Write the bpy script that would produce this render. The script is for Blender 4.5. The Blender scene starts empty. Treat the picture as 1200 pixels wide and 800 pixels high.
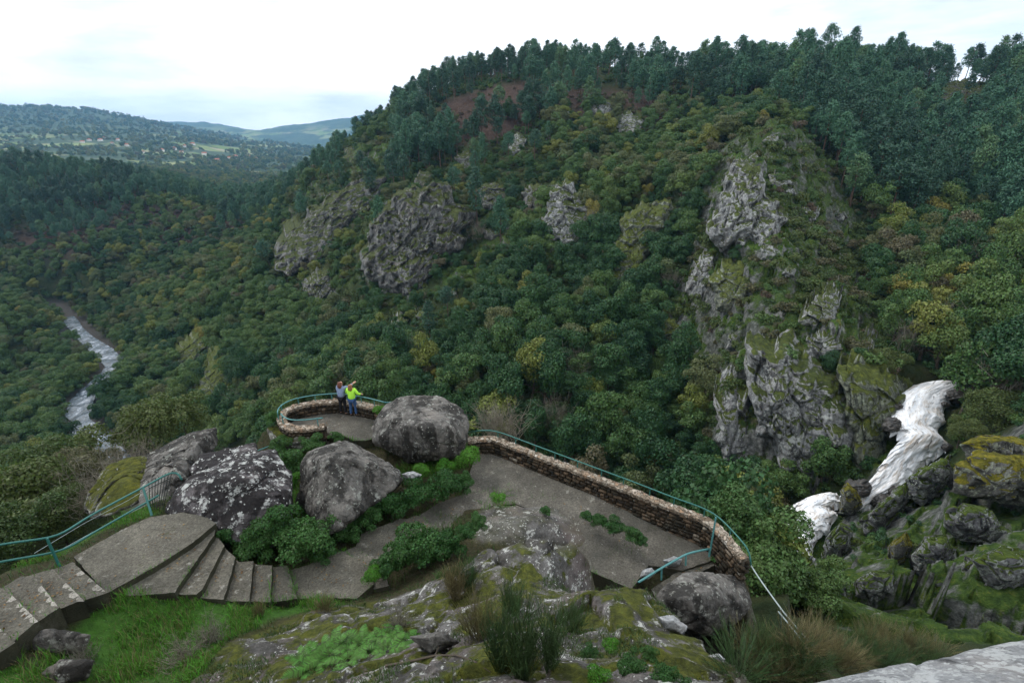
import bpy, math, random
import numpy as np
from mathutils import Vector
R_ = math.radians
random.seed(7)
rng = np.random.default_rng(7)
SC = bpy.context.scene
COL = SC.collection

# ------------------------------------------------------------------ camera geometry
PITCH = R_(21.8); CP, SP = math.cos(PITCH), math.sin(PITCH); F = 600.0
def ray(px, py):
    dx = (np.asarray(px, float)-600)/F; dy = (400-np.asarray(py, float))/F
    return np.stack([dx+0*dy, CP+dy*SP+0*dx, -SP+dy*CP+0*dx], -1)
def P(px, py, D):            # point at camera depth D
    return ray(px, py)*D
def PZ(px, py, z):           # point on the level z
    r = ray(px, py); return r*(z/r[2])
def proj(p):
    p = np.asarray(p, float); d = p[..., 1]*CP-p[..., 2]*SP; u = p[..., 1]*SP+p[..., 2]*CP
    d = np.where(d < .05, .05, d)
    return 600+F*p[..., 0]/d, 400-F*u/d, d
def inpoly(x, y, poly):
    x = np.asarray(x, float); y = np.asarray(y, float); c = np.zeros(x.shape, bool); n = len(poly)
    for i in range(n):
        x1, y1 = poly[i]; x2, y2 = poly[(i+1) % n]
        if y1 == y2: continue
        c ^= ((y1 > y) != (y2 > y)) & (x < (x2-x1)*(y-y1)/(y2-y1)+x1)
    return c
def polydist(x, y, poly, closed=True):
    best = np.full(np.shape(x), 1e9); n = len(poly)
    for i in range(n if closed else n-1):
        ax, ay = poly[i]; bx, by = poly[(i+1) % n]
        L = (bx-ax)**2+(by-ay)**2+1e-12
        t = np.clip(((x-ax)*(bx-ax)+(y-ay)*(by-ay))/L, 0, 1)
        best = np.minimum(best, np.hypot(x-ax-t*(bx-ax), y-ay-t*(by-ay)))
    return best
def sst(a, b, x):
    t = np.clip((x-a)/(b-a), 0, 1); return t*t*(3-2*t)

# ------------------------------------------------------------------ noise
def _hash(i, j, k, s):
    i = i.astype(np.int64); j = j.astype(np.int64); k = k.astype(np.int64)
    h = (i*374761393+j*668265263+k*2147483647+s*1274126177) & 0xffffffff
    h = ((h ^ (h >> 13))*1274126177) & 0xffffffff
    h = ((h ^ (h >> 15))*2246822519) & 0xffffffff
    return ((h ^ (h >> 16)) & 0xffffff)/float(0xffffff)
def vnoise(p, s=0):
    p = np.asarray(p, float); q = np.floor(p); f = p-q; u = f*f*(3-2*f); r = 0
    for a in (0, 1):
        for b in (0, 1):
            for c in (0, 1):
                w = (u[..., 0] if a else 1-u[..., 0])*(u[..., 1] if b else 1-u[..., 1])*(u[..., 2] if c else 1-u[..., 2])
                r = r+w*_hash(q[..., 0]+a, q[..., 1]+b, q[..., 2]+c, s)
    return r*2-1
def fbm(p, o=4, s=0, g=.5):
    r = 0; a = 1.0; t = 0
    for i in range(o):
        r = r+a*vnoise(p*(2.03**i)+i*7.3, s+i); t += a; a *= g
    return r/t
def ridged(p, o=4, s=0):
    r = 0; a = 1.0; t = 0
    for i in range(o):
        r = r+a*(1-2*np.abs(vnoise(p*(2.03**i)+i*3.1, s+i))); t += a; a *= .5
    return r/t
def cells(p, s=0):
    """blocky rock: each Worley cell is its own tilted facet; returns facet height and border distance"""
    q = np.floor(p); b1 = np.full(p.shape[:-1], 9.); b2 = b1.copy(); h = np.zeros(p.shape[:-1])
    for a in (-1, 0, 1):
        for b in (-1, 0, 1):
            for c in (-1, 0, 1):
                i, j, k = q[..., 0]+a, q[..., 1]+b, q[..., 2]+c
                d = [i+_hash(i, j, k, s+1)-p[..., 0], j+_hash(i, j, k, s+2)-p[..., 1], k+_hash(i, j, k, s+3)-p[..., 2]]
                dd = np.sqrt(d[0]**2+d[1]**2+d[2]**2)
                t = [_hash(i, j, k, s+4+m)-.5 for m in range(3)]
                hh = _hash(i, j, k, s+8)-.5+1.3*(d[0]*t[0]+d[1]*t[1]+d[2]*t[2])
                m = dd < b1
                b2 = np.where(m, b1, np.minimum(b2, dd)); h = np.where(m, hh, h); b1 = np.where(m, dd, b1)
    return h, b2-b1

# ------------------------------------------------------------------ mesh helpers
def mk(name, V, Fc, mat=None, parent=None, smooth=False, attrs=None, mats=None, midx=None):
    me = bpy.data.meshes.new(name)
    V = np.asarray(V, np.float32)
    if isinstance(Fc, list) and len(Fc) and not all(len(f) == len(Fc[0]) for f in Fc):
        me.from_pydata([tuple(map(float, v)) for v in V], [], [tuple(map(int, f)) for f in Fc]); nf = len(Fc)
    else:
        Fc = np.asarray(Fc, np.int32); nf, k = Fc.shape
        me.vertices.add(len(V)); me.vertices.foreach_set('co', V.ravel())
        me.loops.add(nf*k); me.loops.foreach_set('vertex_index', Fc.ravel())
        me.polygons.add(nf); me.polygons.foreach_set('loop_start', np.arange(0, nf*k, k, dtype=np.int32))
    if smooth: me.polygons.foreach_set('use_smooth', np.ones(nf, bool))
    for m in (mats or ([mat] if mat else [])): me.materials.append(m)
    if midx is not None: me.polygons.foreach_set('material_index', np.asarray(midx, np.int32))
    me.update(calc_edges=True); me.validate()
    for k_, a in (attrs or {}).items():
        a = np.asarray(a, np.float32)
        if a.ndim == 1:
            at = me.attributes.new(k_, 'FLOAT', 'POINT'); at.data.foreach_set('value', a)
        else:
            at = me.attributes.new(k_, 'FLOAT_VECTOR', 'POINT'); at.data.foreach_set('vector', a.ravel())
    o = bpy.data.objects.new(name, me); COL.objects.link(o)
    if parent: o.parent = parent
    return o
def tag(o, label=None, cat=None, group=None, kind=None):
    if label: o['label'] = label
    if cat: o['category'] = cat
    if group: o['group'] = group
    if kind: o['kind'] = kind
    return o
def empty(name, loc=(0, 0, 0), rz=0, sc=1):
    o = bpy.data.objects.new(name, None); COL.objects.link(o); o.location = loc; o.rotation_euler = (0, 0, rz); o.scale = (sc,)*3
    o.empty_display_size = .3; return o
class MB:
    def __init__(s): s.V = []; s.F = []; s.n = 0
    def add(s, V, Fc):
        V = np.asarray(V, float); s.V.append(V)
        s.F += [tuple(int(i)+s.n for i in f) for f in Fc]; s.n += len(V)
    def hexa(s, p8):   # 8 points: bottom 4 ccw, top 4 ccw
        s.add(p8, [(3, 2, 1, 0), (4, 5, 6, 7), (0, 1, 5, 4), (1, 2, 6, 5), (2, 3, 7, 6), (3, 0, 4, 7)])
    def prism(s, top, z0):   # top polygon (3d points, ccw), straight down to z0 (or by list)
        n = len(top); top = np.asarray(top, float); bot = top.copy(); bot[:, 2] = z0
        s.add(np.vstack([top, bot]), [tuple(range(n)), tuple(range(2*n-1, n-1, -1))]+[(i, n+i, n+(i+1) % n, (i+1) % n) for i in range(n)])
    def tube(s, pts, r, n=8, caps=True):
        pts = np.asarray(pts, float); m = len(pts); rr = np.broadcast_to(r, (m,)); Vs = []
        prev = None
        for i in range(m):
            t = pts[min(i+1, m-1)]-pts[max(i-1, 0)]; t = t/(np.linalg.norm(t)+1e-9)
            a = np.array([0, 0, 1.]) if abs(t[2]) < .9 else np.array([1., 0, 0])
            if prev is not None: a = prev
            u = a-t*np.dot(a, t); u /= np.linalg.norm(u)+1e-9; v = np.cross(t, u); prev = u
            for k in range(n):
                an = 2*math.pi*k/n; Vs.append(pts[i]+rr[i]*(u*math.cos(an)+v*math.sin(an)))
        Fs = [(i*n+k, i*n+(k+1) % n, (i+1)*n+(k+1) % n, (i+1)*n+k) for i in range(m-1) for k in range(n)]
        if caps: Fs += [tuple(range(n-1, -1, -1)), tuple((m-1)*n+k for k in range(n))]
        s.add(Vs, Fs)
    def build(s, name, mat, parent=None, smooth=False):
        return mk(name, np.vstack(s.V), s.F, mat, parent, smooth)

# ------------------------------------------------------------------ materials
def newmat(name):
    m = bpy.data.materials.new(name); m.use_nodes = True; nt = m.node_tree; nt.nodes.clear(); return m, nt
class N:
    def __init__(s, nt): s.nt = nt
    def __call__(s, typ, **kw):
        n = s.nt.nodes.new(typ)
        for k, v in kw.items():
            if k.startswith('i_'):
                n.inputs[int(k[2:]) if k[2:].isdigit() else k[2:].replace('_', ' ')].default_value = v
            else: setattr(n, k, v)
        return n
    def l(s, a, b): s.nt.links.new(a, b)
def ramp(n, fac, stops, interp='LINEAR'):
    r = n('ShaderNodeValToRGB'); r.color_ramp.interpolation = interp
    el = r.color_ramp.elements
    while len(el) < len(stops): el.new(.5)
    for e, (p, c) in zip(el, stops):
        e.position = p; e.color = (*c, 1) if len(c) == 3 else c
    if fac is not None: n.l(fac, r.inputs[0])
    return r.outputs[0]
def g(v): return (v, v, v)
def mix(n, fac, a, b, bt='MIX'):
    m = n('ShaderNodeMix', data_type='RGBA', blend_type=bt)
    for s, v in ((m.inputs[0], fac), (m.inputs[6], a), (m.inputs[7], b)):
        if hasattr(v, 'is_output') or isinstance(v, bpy.types.NodeSocket): n.l(v, s)
        elif isinstance(v, (int, float)): s.default_value = v
        else: s.default_value = (*v, 1) if len(v) == 3 else v
    return m.outputs[2]
def math_(n, op, a, b=None, clamp=False):
    m = n('ShaderNodeMath', operation=op, use_clamp=clamp)
    for s, v in ((m.inputs[0], a), (m.inputs[1], b)):
        if v is None: continue
        if isinstance(v, bpy.types.NodeSocket): n.l(v, s)
        else: s.default_value = v
    return m.outputs[0]
def noise(n, vec, sc, det=4, rough=.55, dist=0):
    t = n('ShaderNodeTexNoise'); t.inputs['Scale'].default_value = sc; t.inputs['Detail'].default_value = det
    t.inputs['Roughness'].default_value = rough; t.inputs['Distortion'].default_value = dist
    if vec is not None: n.l(vec, t.inputs['Vector'])
    return t.outputs[0]
def pos(n):
    return n('ShaderNodeNewGeometry').outputs['Position']
def mapv(n, vec, sc=(1, 1, 1), rot=(0, 0, 0)):
    m = n('ShaderNodeMapping'); m.inputs['Scale'].default_value = sc; m.inputs['Rotation'].default_value = rot
    n.l(vec, m.inputs['Vector']); return m.outputs[0]
def out(n, col, rough=.85, bump=None, bstr=.3, bdist=.05, spec=.25, metal=0):
    b = n('ShaderNodeBsdfPrincipled')
    for s, v in ((b.inputs['Base Color'], col), (b.inputs['Roughness'], rough)):
        if isinstance(v, bpy.types.NodeSocket): n.l(v, s)
        elif isinstance(v, (int, float)): s.default_value = v
        else: s.default_value = (*v, 1)
    b.inputs['Specular IOR Level'].default_value = spec; b.inputs['Metallic'].default_value = metal
    if bump is not None:
        bn = n('ShaderNodeBump'); bn.inputs['Strength'].default_value = bstr; bn.inputs['Distance'].default_value = bdist
        n.l(bump, bn.inputs['Height']); n.l(bn.outputs[0], b.inputs['Normal'])
    o = n('ShaderNodeOutputMaterial'); n.l(b.outputs[0], o.inputs[0]); return b

def leaf_mat(name, c1, c2, c3=None, trans=.25, var=.3, w=.12):
    """per object random picks between c1 and c2; leaf to leaf noise"""
    m, nt = newmat(name); n = N(nt)
    oi = n('ShaderNodeObjectInfo')
    col = mix(n, oi.outputs['Random'], c1, c2)
    if c3 is not None:
        wn = n('ShaderNodeTexWhiteNoise', noise_dimensions='1D'); n.l(math_(n, 'MULTIPLY', oi.outputs['Random'], 917.0), wn.inputs['W'])
        col = mix(n, math_(n, 'GREATER_THAN', wn.outputs['Value'], 1-w), col, c3)
    ge = n('ShaderNodeNewGeometry')
    ri = ge.outputs['Random Per Island']
    hs = n('ShaderNodeHueSaturation'); n.l(col, hs.inputs['Color'])
    n.l(math_(n, 'ADD', math_(n, 'MULTIPLY', ri, var*2), 1-var), hs.inputs['Value'])
    hs.inputs['Hue'].default_value = .5
    n.l(math_(n, 'ADD', math_(n, 'MULTIPLY', ri, .03), .485), hs.inputs['Hue'])
    col = hs.outputs[0]
    d = n('ShaderNodeBsdfPrincipled'); n.l(col, d.inputs['Base Color']); d.inputs['Roughness'].default_value = .55; d.inputs['Specular IOR Level'].default_value = .25
    t = n('ShaderNodeBsdfTranslucent'); n.l(mix(n, .5, col, (.08, .16, .03), 'MIX'), t.inputs['Color'])
    mx = n('ShaderNodeMixShader'); mx.inputs[0].default_value = trans
    n.l(d.outputs[0], mx.inputs[1]); n.l(t.outputs[0], mx.inputs[2])
    o = n('ShaderNodeOutputMaterial'); n.l(mx.outputs[0], o.inputs[0]); return m

def rock_mat(name, base=(.2, .19, .18), dark=.5, lichen=.45, moss=.5, sc=1.0, mosscol=(.07, .085, .018), lich=(.5, .52, .46), streak=0.0, warm=.3, mossy_up=.55):
    """granite: tone mottling, dark crust, pale lichen spots, moss where the face looks up"""
    m, nt = newmat(name); n = N(nt); p = pos(n)
    if sc != 1: p = mapv(n, p, (sc,)*3)
    a = noise(n, p, 1.1, 5, .6)
    col = ramp(n, a, [(.3, tuple(c*.62 for c in base)), (.5, base), (.72, tuple(c*1.5 for c in base))])
    b = noise(n, p, 9, 4, .7)
    col = mix(n, .55, col, ramp(n, b, [(.35, g(.25)), (.5, g(.5)), (.7, g(.85))]), 'OVERLAY')
    w = noise(n, p, .55, 3)
    col = mix(n, ramp(n, w, [(.52, g(0)), (.68, g(warm))]), col, (.24, .17, .12))
    # dark crust
    dk = noise(n, mapv(n, p, (1, 1, .35 if streak else 1)), 1.6, 6, .65, .3)
    col = mix(n, ramp(n, dk, [(.62-dark*.22, g(0)), (.72-dark*.22, g(.85))]), col, tuple(c*.16 for c in base))
    # lichen
    v = n('ShaderNodeTexVoronoi', feature='F1'); v.inputs['Scale'].default_value = 6; v.inputs['Randomness'].default_value = 1
    nn = n('ShaderNodeTexNoise'); nn.inputs['Scale'].default_value = 5; n.l(p, nn.inputs['Vector'])
    pv = mix(n, .12, p, nn.outputs['Color'], 'ADD'); n.l(pv, v.inputs['Vector'])
    sp = math_(n, 'LESS_THAN', v.outputs['Distance'], math_(n, 'MULTIPLY', noise(n, p, 2.2, 3), .62*lichen))
    big = ramp(n, noise(n, p, 2.6, 7, .72), [(.66-.18*lichen, g(0)), (.72-.18*lichen, g(1))])
    lm = math_(n, 'MAXIMUM', sp, big)
    col = mix(n, math_(n, 'MULTIPLY', lm, .8), col, lich)
    # moss
    ge = n('ShaderNodeNewGeometry'); sx = n('ShaderNodeSeparateXYZ'); n.l(ge.outputs['Normal'], sx.inputs[0])
    mu = math_(n, 'ADD', math_(n, 'MULTIPLY', sx.outputs[2], mossy_up), noise(n, p, 1.0, 6, .7))
    mm = ramp(n, mu, [(1.12-.5*moss, g(0)), (1.2-.5*moss, g(1))])
    mc = ramp(n, noise(n, p, 4, 5, .7), [(.35, tuple(c*.45 for c in mosscol)), (.52, mosscol), (.7, (mosscol[0]*2.1, mosscol[1]*1.8, mosscol[2]*1.2))])
    col = mix(n, mm, col, mc)
    hb = math_(n, 'ADD', noise(n, p, 3, 8, .7), math_(n, 'MULTIPLY', noise(n, p, 14, 5, .75), .45))
    hb = math_(n, 'ADD', hb, math_(n, 'MULTIPLY', mm, .25))
    out(n, col, .9, hb, .9, .22/sc, .2)
    return m

M = {}
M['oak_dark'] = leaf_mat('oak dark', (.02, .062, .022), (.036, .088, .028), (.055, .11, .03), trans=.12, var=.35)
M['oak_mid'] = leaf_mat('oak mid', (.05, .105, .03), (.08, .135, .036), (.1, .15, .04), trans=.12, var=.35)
M['oak_gold'] = leaf_mat('oak gold', (.13, .165, .035), (.17, .18, .04), (.2, .18, .04), trans=.12, var=.35)
M['oak_olive'] = leaf_mat('oak olive', (.085, .115, .045), (.11, .12, .05), (.1, .09, .05), trans=.12, var=.35)
M['pine'] = leaf_mat('pine needles', (.036, .1, .06), (.062, .15, .082), (.085, .16, .07), trans=.08, var=.35)
M['pine_dark'] = leaf_mat('pine needles dark', (.024, .066, .042), (.036, .09, .055), None, trans=.08, var=.35)
M['heath'] = leaf_mat('heath', (.05, .085, .026), (.09, .115, .035), (.1, .095, .05), var=.4, w=.25)
M['brown'] = leaf_mat('brown heath', (.075, .05, .04), (.1, .07, .05), (.07, .08, .035), var=.4, w=.3)
M['bramble'] = leaf_mat('bramble', (.028, .085, .02), (.05, .12, .03), None, var=.45)
M['ferns'] = leaf_mat('fern', (.04, .115, .014), (.06, .15, .02), None, trans=.2, var=.6)
M['grass'] = leaf_mat('grass', (.06, .185, .016), (.09, .23, .026), None, trans=.3, var=.5)
M['drygrass'] = leaf_mat('dry grass', (.14, .12, .055), (.2, .16, .08), None, trans=.2, var=.45)
M['broom'] = leaf_mat('broom', (.05, .1, .035), (.08, .13, .045), None, trans=.1, var=.5)
M['broomdry'] = leaf_mat('broom dry', (.14, .135, .06), (.19, .16, .08), None, trans=.1, var=.5)
M['twig'] = leaf_mat('twigs', (.16, .15, .12), (.2, .18, .14), None, trans=.05, var=.4)
def simple(name, c, rough=.8, bsc=None, spec=.25, metal=0, c2=None, sc=8):
    m, nt = newmat(name); n = N(nt); p = pos(n); col = c
    f = noise(n, p, sc, 5, .65)
    col = ramp(n, f, [(.35, c), (.65, c2 or tuple(x*1.35 for x in c))])
    out(n, col, rough, noise(n, p, bsc or sc*3, 4) if bsc else None, .5, .02, spec, metal); return m
M['bark'] = simple('bark', (.05, .04, .03), .9, 6, c2=(.11, .09, .07), sc=3)
M['pinebark'] = simple('pine bark', (.07, .045, .035), .9, 6, c2=(.13, .09, .07), sc=3)

# ------------------------------------------------------------------ gorge terrain
CPT = []   # (px, py, D)
def cp(px, py, D): CPT.append(P(px, py, D))
for t in """500 118 262;560 98 258;650 88 250;760 86 252;850 87 250;950 87 245;1050 92 240;1150 97 235;1260 100 230;1400 108 225
430 158 285;465 140 272;350 232 290;400 205 245;300 262 285;300 300 235;250 330 225;250 400 190;300 450 150;200 470 165;400 400 150;400 300 185
480 260 178;480 350 150;480 430 115;330 520 110;450 490 95;560 260 168;560 350 135;560 440 100;580 180 200;520 200 215;560 500 86
650 120 222;650 200 175;650 250 148;640 350 122;640 450 92;700 520 79;740 120 220;740 180 185;740 260 142;740 340 120;740 430 98
800 200 160;800 130 205;780 300 128;780 400 102;780 500 82;820 560 70;860 590 62
905 150 132;880 200 120;885 260 104;880 350 86;920 350 83;905 410 72;960 400 72;850 420 84;950 450 66;860 470 70;1010 460 64
940 560 62;870 570 66;1000 545 61
960 160 165;990 240 130;1000 300 108;1030 370 90;1000 200 150;1000 120 198;1100 150 190;1100 250 130;1100 330 95;1100 420 73;1180 100 212;1180 200 160;1180 300 112;1180 400 76;1180 440 65;1300 440 62;1300 300 105;1300 180 150
1040 430 68;1110 455 63.5;1060 520 59.5;1010 580 56;945 605 54;930 640 52;900 660 50
1180 500 52;1100 545 48;1150 570 40;1060 580 46;1050 610 42;1000 650 40;990 600 47;1150 650 31;1100 700 27;1200 720 24;1000 720 24;950 690 27;1300 600 34;1300 720 22;1090 620 38
940 745 15.5;1000 745 18;1100 745 19.5;880 765 12.5;905 715 18;900 660 23;860 640 24
30 600 25;90 575 27;-100 640 22;30 700 17;-200 700 14
25 520 150;60 470 185;30 430 205;30 350 250;60 300 290;0 240 340;100 250 345;180 262 340;0 196 390;60 198 395;120 206 405;200 222 420;250 235 430;300 235 440;340 215 470;380 205 500;-150 180 380;-150 300 290;-150 430 200;-150 520 140
230 290 300;180 330 270;150 370 255;220 250 350""".replace('\n', ';').split(';'):
    cp(*map(float, t.split()))
RIV = [(60, 355, -89), (82, 373, -88), (98, 395, -87), (120, 412, -86.5), (138, 428, -86), (118, 448, -86), (97, 466, -85.5), (92, 485, -85), (102, 505, -84.5), (122, 525, -84), (160, 560, -83), (230, 600, -78)]
for x, y, z in RIV: CPT.append(PZ(x, y, z))
def pol(az, r, z): CPT.append(np.array([r*math.sin(R_(az)), r*math.cos(R_(az)), z]))
for az, r, z in [(-48, 45, -58), (-30, 45, -52), (-15, 40, -44), (0, 38, -42), (12, 36, -40), (24, 34, -36), (-48, 90, -80), (-38, 95, -78), (-28, 70, -68), (-15, 65, -58), (0, 60, -50), (12, 55, -47), (24, 48, -42), (33, 40, -36),
                 (-50, 22, -18), (-35, 24, -26), (-20, 26, -28), (-5, 24, -27), (10, 21, -25), (22, 18.5, -22), (-60, 12, -13), (-40, 12, -26), (-20, 12, -28), (0, 12, -28), (15, 11, -24), (70, 10, -16), (60, 14, -17),
                 (-60, 700, 20), (-40, 640, -45), (-30, 600, -80), (-20, 500, -40), (-10, 420, 5), (0, 420, 20), (15, 420, 8), (30, 420, -5), (45, 420, -8), (60, 420, -8), (-36, 620, -95),
                 (-28, 680, -100), (-50, 620, -40), (70, 120, -10), (70, 250, 0), (70, 50, -25), (-70, 60, -45), (-70, 120, -75), (-70, 250, -60), (-70, 400, -20)]:
    pol(az, r, z)
CPT = np.array(CPT)
class TPS:
    def __init__(s, X, y, lam=1e-3):
        s.X = X; n = len(X); d = np.linalg.norm(X[:, None]-X[None], axis=2)
        K = s.k(d)+lam*np.eye(n); Pm = np.hstack([np.ones((n, 1)), X]); m = Pm.shape[1]
        A = np.zeros((n+m, n+m)); A[:n, :n] = K; A[:n, n:] = Pm; A[n:, :n] = Pm.T
        s.w = np.linalg.solve(A, np.concatenate([y, np.zeros(m)]))
    @staticmethod
    def k(d): return np.where(d > 1e-9, d*d*np.log(d+1e-12), 0)
    def __call__(s, Q):
        o = np.empty(len(Q))
        for i in range(0, len(Q), 20000):
            q = Q[i:i+20000]; d = np.linalg.norm(q[:, None]-s.X[None], axis=2)
            o[i:i+20000] = s.k(d)@s.w[:len(s.X)]+s.w[len(s.X)]+q@s.w[len(s.X)+1:]
        return o
def azlr(p): return np.stack([np.arctan2(p[..., 0], p[..., 1])*1.6, np.log(np.hypot(p[..., 0], p[..., 1]))], -1)
_t = TPS(azlr(CPT), CPT[:, 2]/np.hypot(CPT[:, 0], CPT[:, 1]), 2e-3)
NA, NR = 620, 520
AZ = np.linspace(R_(-72), R_(72), NA); LR = np.linspace(math.log(9), math.log(700), NR)
ga, gl = np.meshgrid(AZ, LR, indexing='ij'); gr = np.exp(gl)
GX, GY = gr*np.sin(ga), gr*np.cos(ga)
# coarse evaluation, then bilinear refine
ca, cl = np.meshgrid(np.linspace(R_(-72), R_(72), 207), np.linspace(math.log(9), math.log(700), 174), indexing='ij')
cz = _t(np.stack([ca.ravel()*1.6, cl.ravel()], -1)).reshape(ca.shape)
def bil(G, a, l):
    i = np.clip((a-R_(-72))/R_(144)*(G.shape[0]-1), 0, G.shape[0]-1.001); j = np.clip((l-math.log(9))/(math.log(700)-math.log(9))*(G.shape[1]-1), 0, G.shape[1]-1.001)
    i0 = i.astype(int); j0 = j.astype(int); fi = i-i0; fj = j-j0
    return (G[i0, j0]*(1-fi)*(1-fj)+G[i0+1, j0]*fi*(1-fj)+G[i0, j0+1]*(1-fi)*fj+G[i0+1, j0+1]*fi*fj)
GZ = bil(cz, ga, gl)*gr
GZ = GZ-9*(1-sst(9, 11, gr))-7*(1-sst(11, 15, gr))*(1-sst(R_(20), R_(32), ga))
RIVP = [(x, y) for x, y, z in RIV]
# ---- screen-described cover regions (used to sort what grows where on the real ground)
REG = {
 'pine': [(480, 120), (560, 90), (640, 50), (1250, 20), (1250, 300), (1190, 300), (1130, 255), (1060, 265), (1000, 250), (965, 195), (930, 150), (880, 122), (840, 140), (800, 118), (700, 108), (620, 104), (540, 108)],
 'pine2': [(-100, 150), (250, 190), (350, 180), (400, 190), (330, 235), (300, 262), (230, 240), (170, 235), (130, 275), (60, 290), (-100, 300)],
 'brown': [(520, 118), (620, 96), (720, 102), (810, 116), (800, 165), (740, 150), (690, 140), (640, 128), (590, 160), (540, 175), (505, 160)],
 'brown2': [(0, 270), (60, 262), (150, 240), (230, 245), (300, 265), (270, 300), (200, 290), (120, 300), (40, 300)],
 'ridge': [(330, 250), (420, 170), (520, 150), (640, 160), (660, 215), (600, 300), (560, 380), (500, 420), (420, 390), (350, 370), (310, 320)],
 'spur': [(870, 130), (930, 140), (975, 200), (1010, 270), (1020, 340), (1050, 430), (1060, 500), (1010, 545), (950, 570), (850, 560), (830, 470), (760, 400), (790, 340), (820, 250), (840, 180)],
 'bank': [(930, 660), (960, 600), (1000, 570), (1060, 540), (1100, 530), (1200, 500), (1300, 520), (1300, 760), (1000, 740), (930, 720)],
 'clear': [(1085, 92), (1160, 98), (1165, 122), (1120, 130), (1088, 112)],
}
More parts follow.
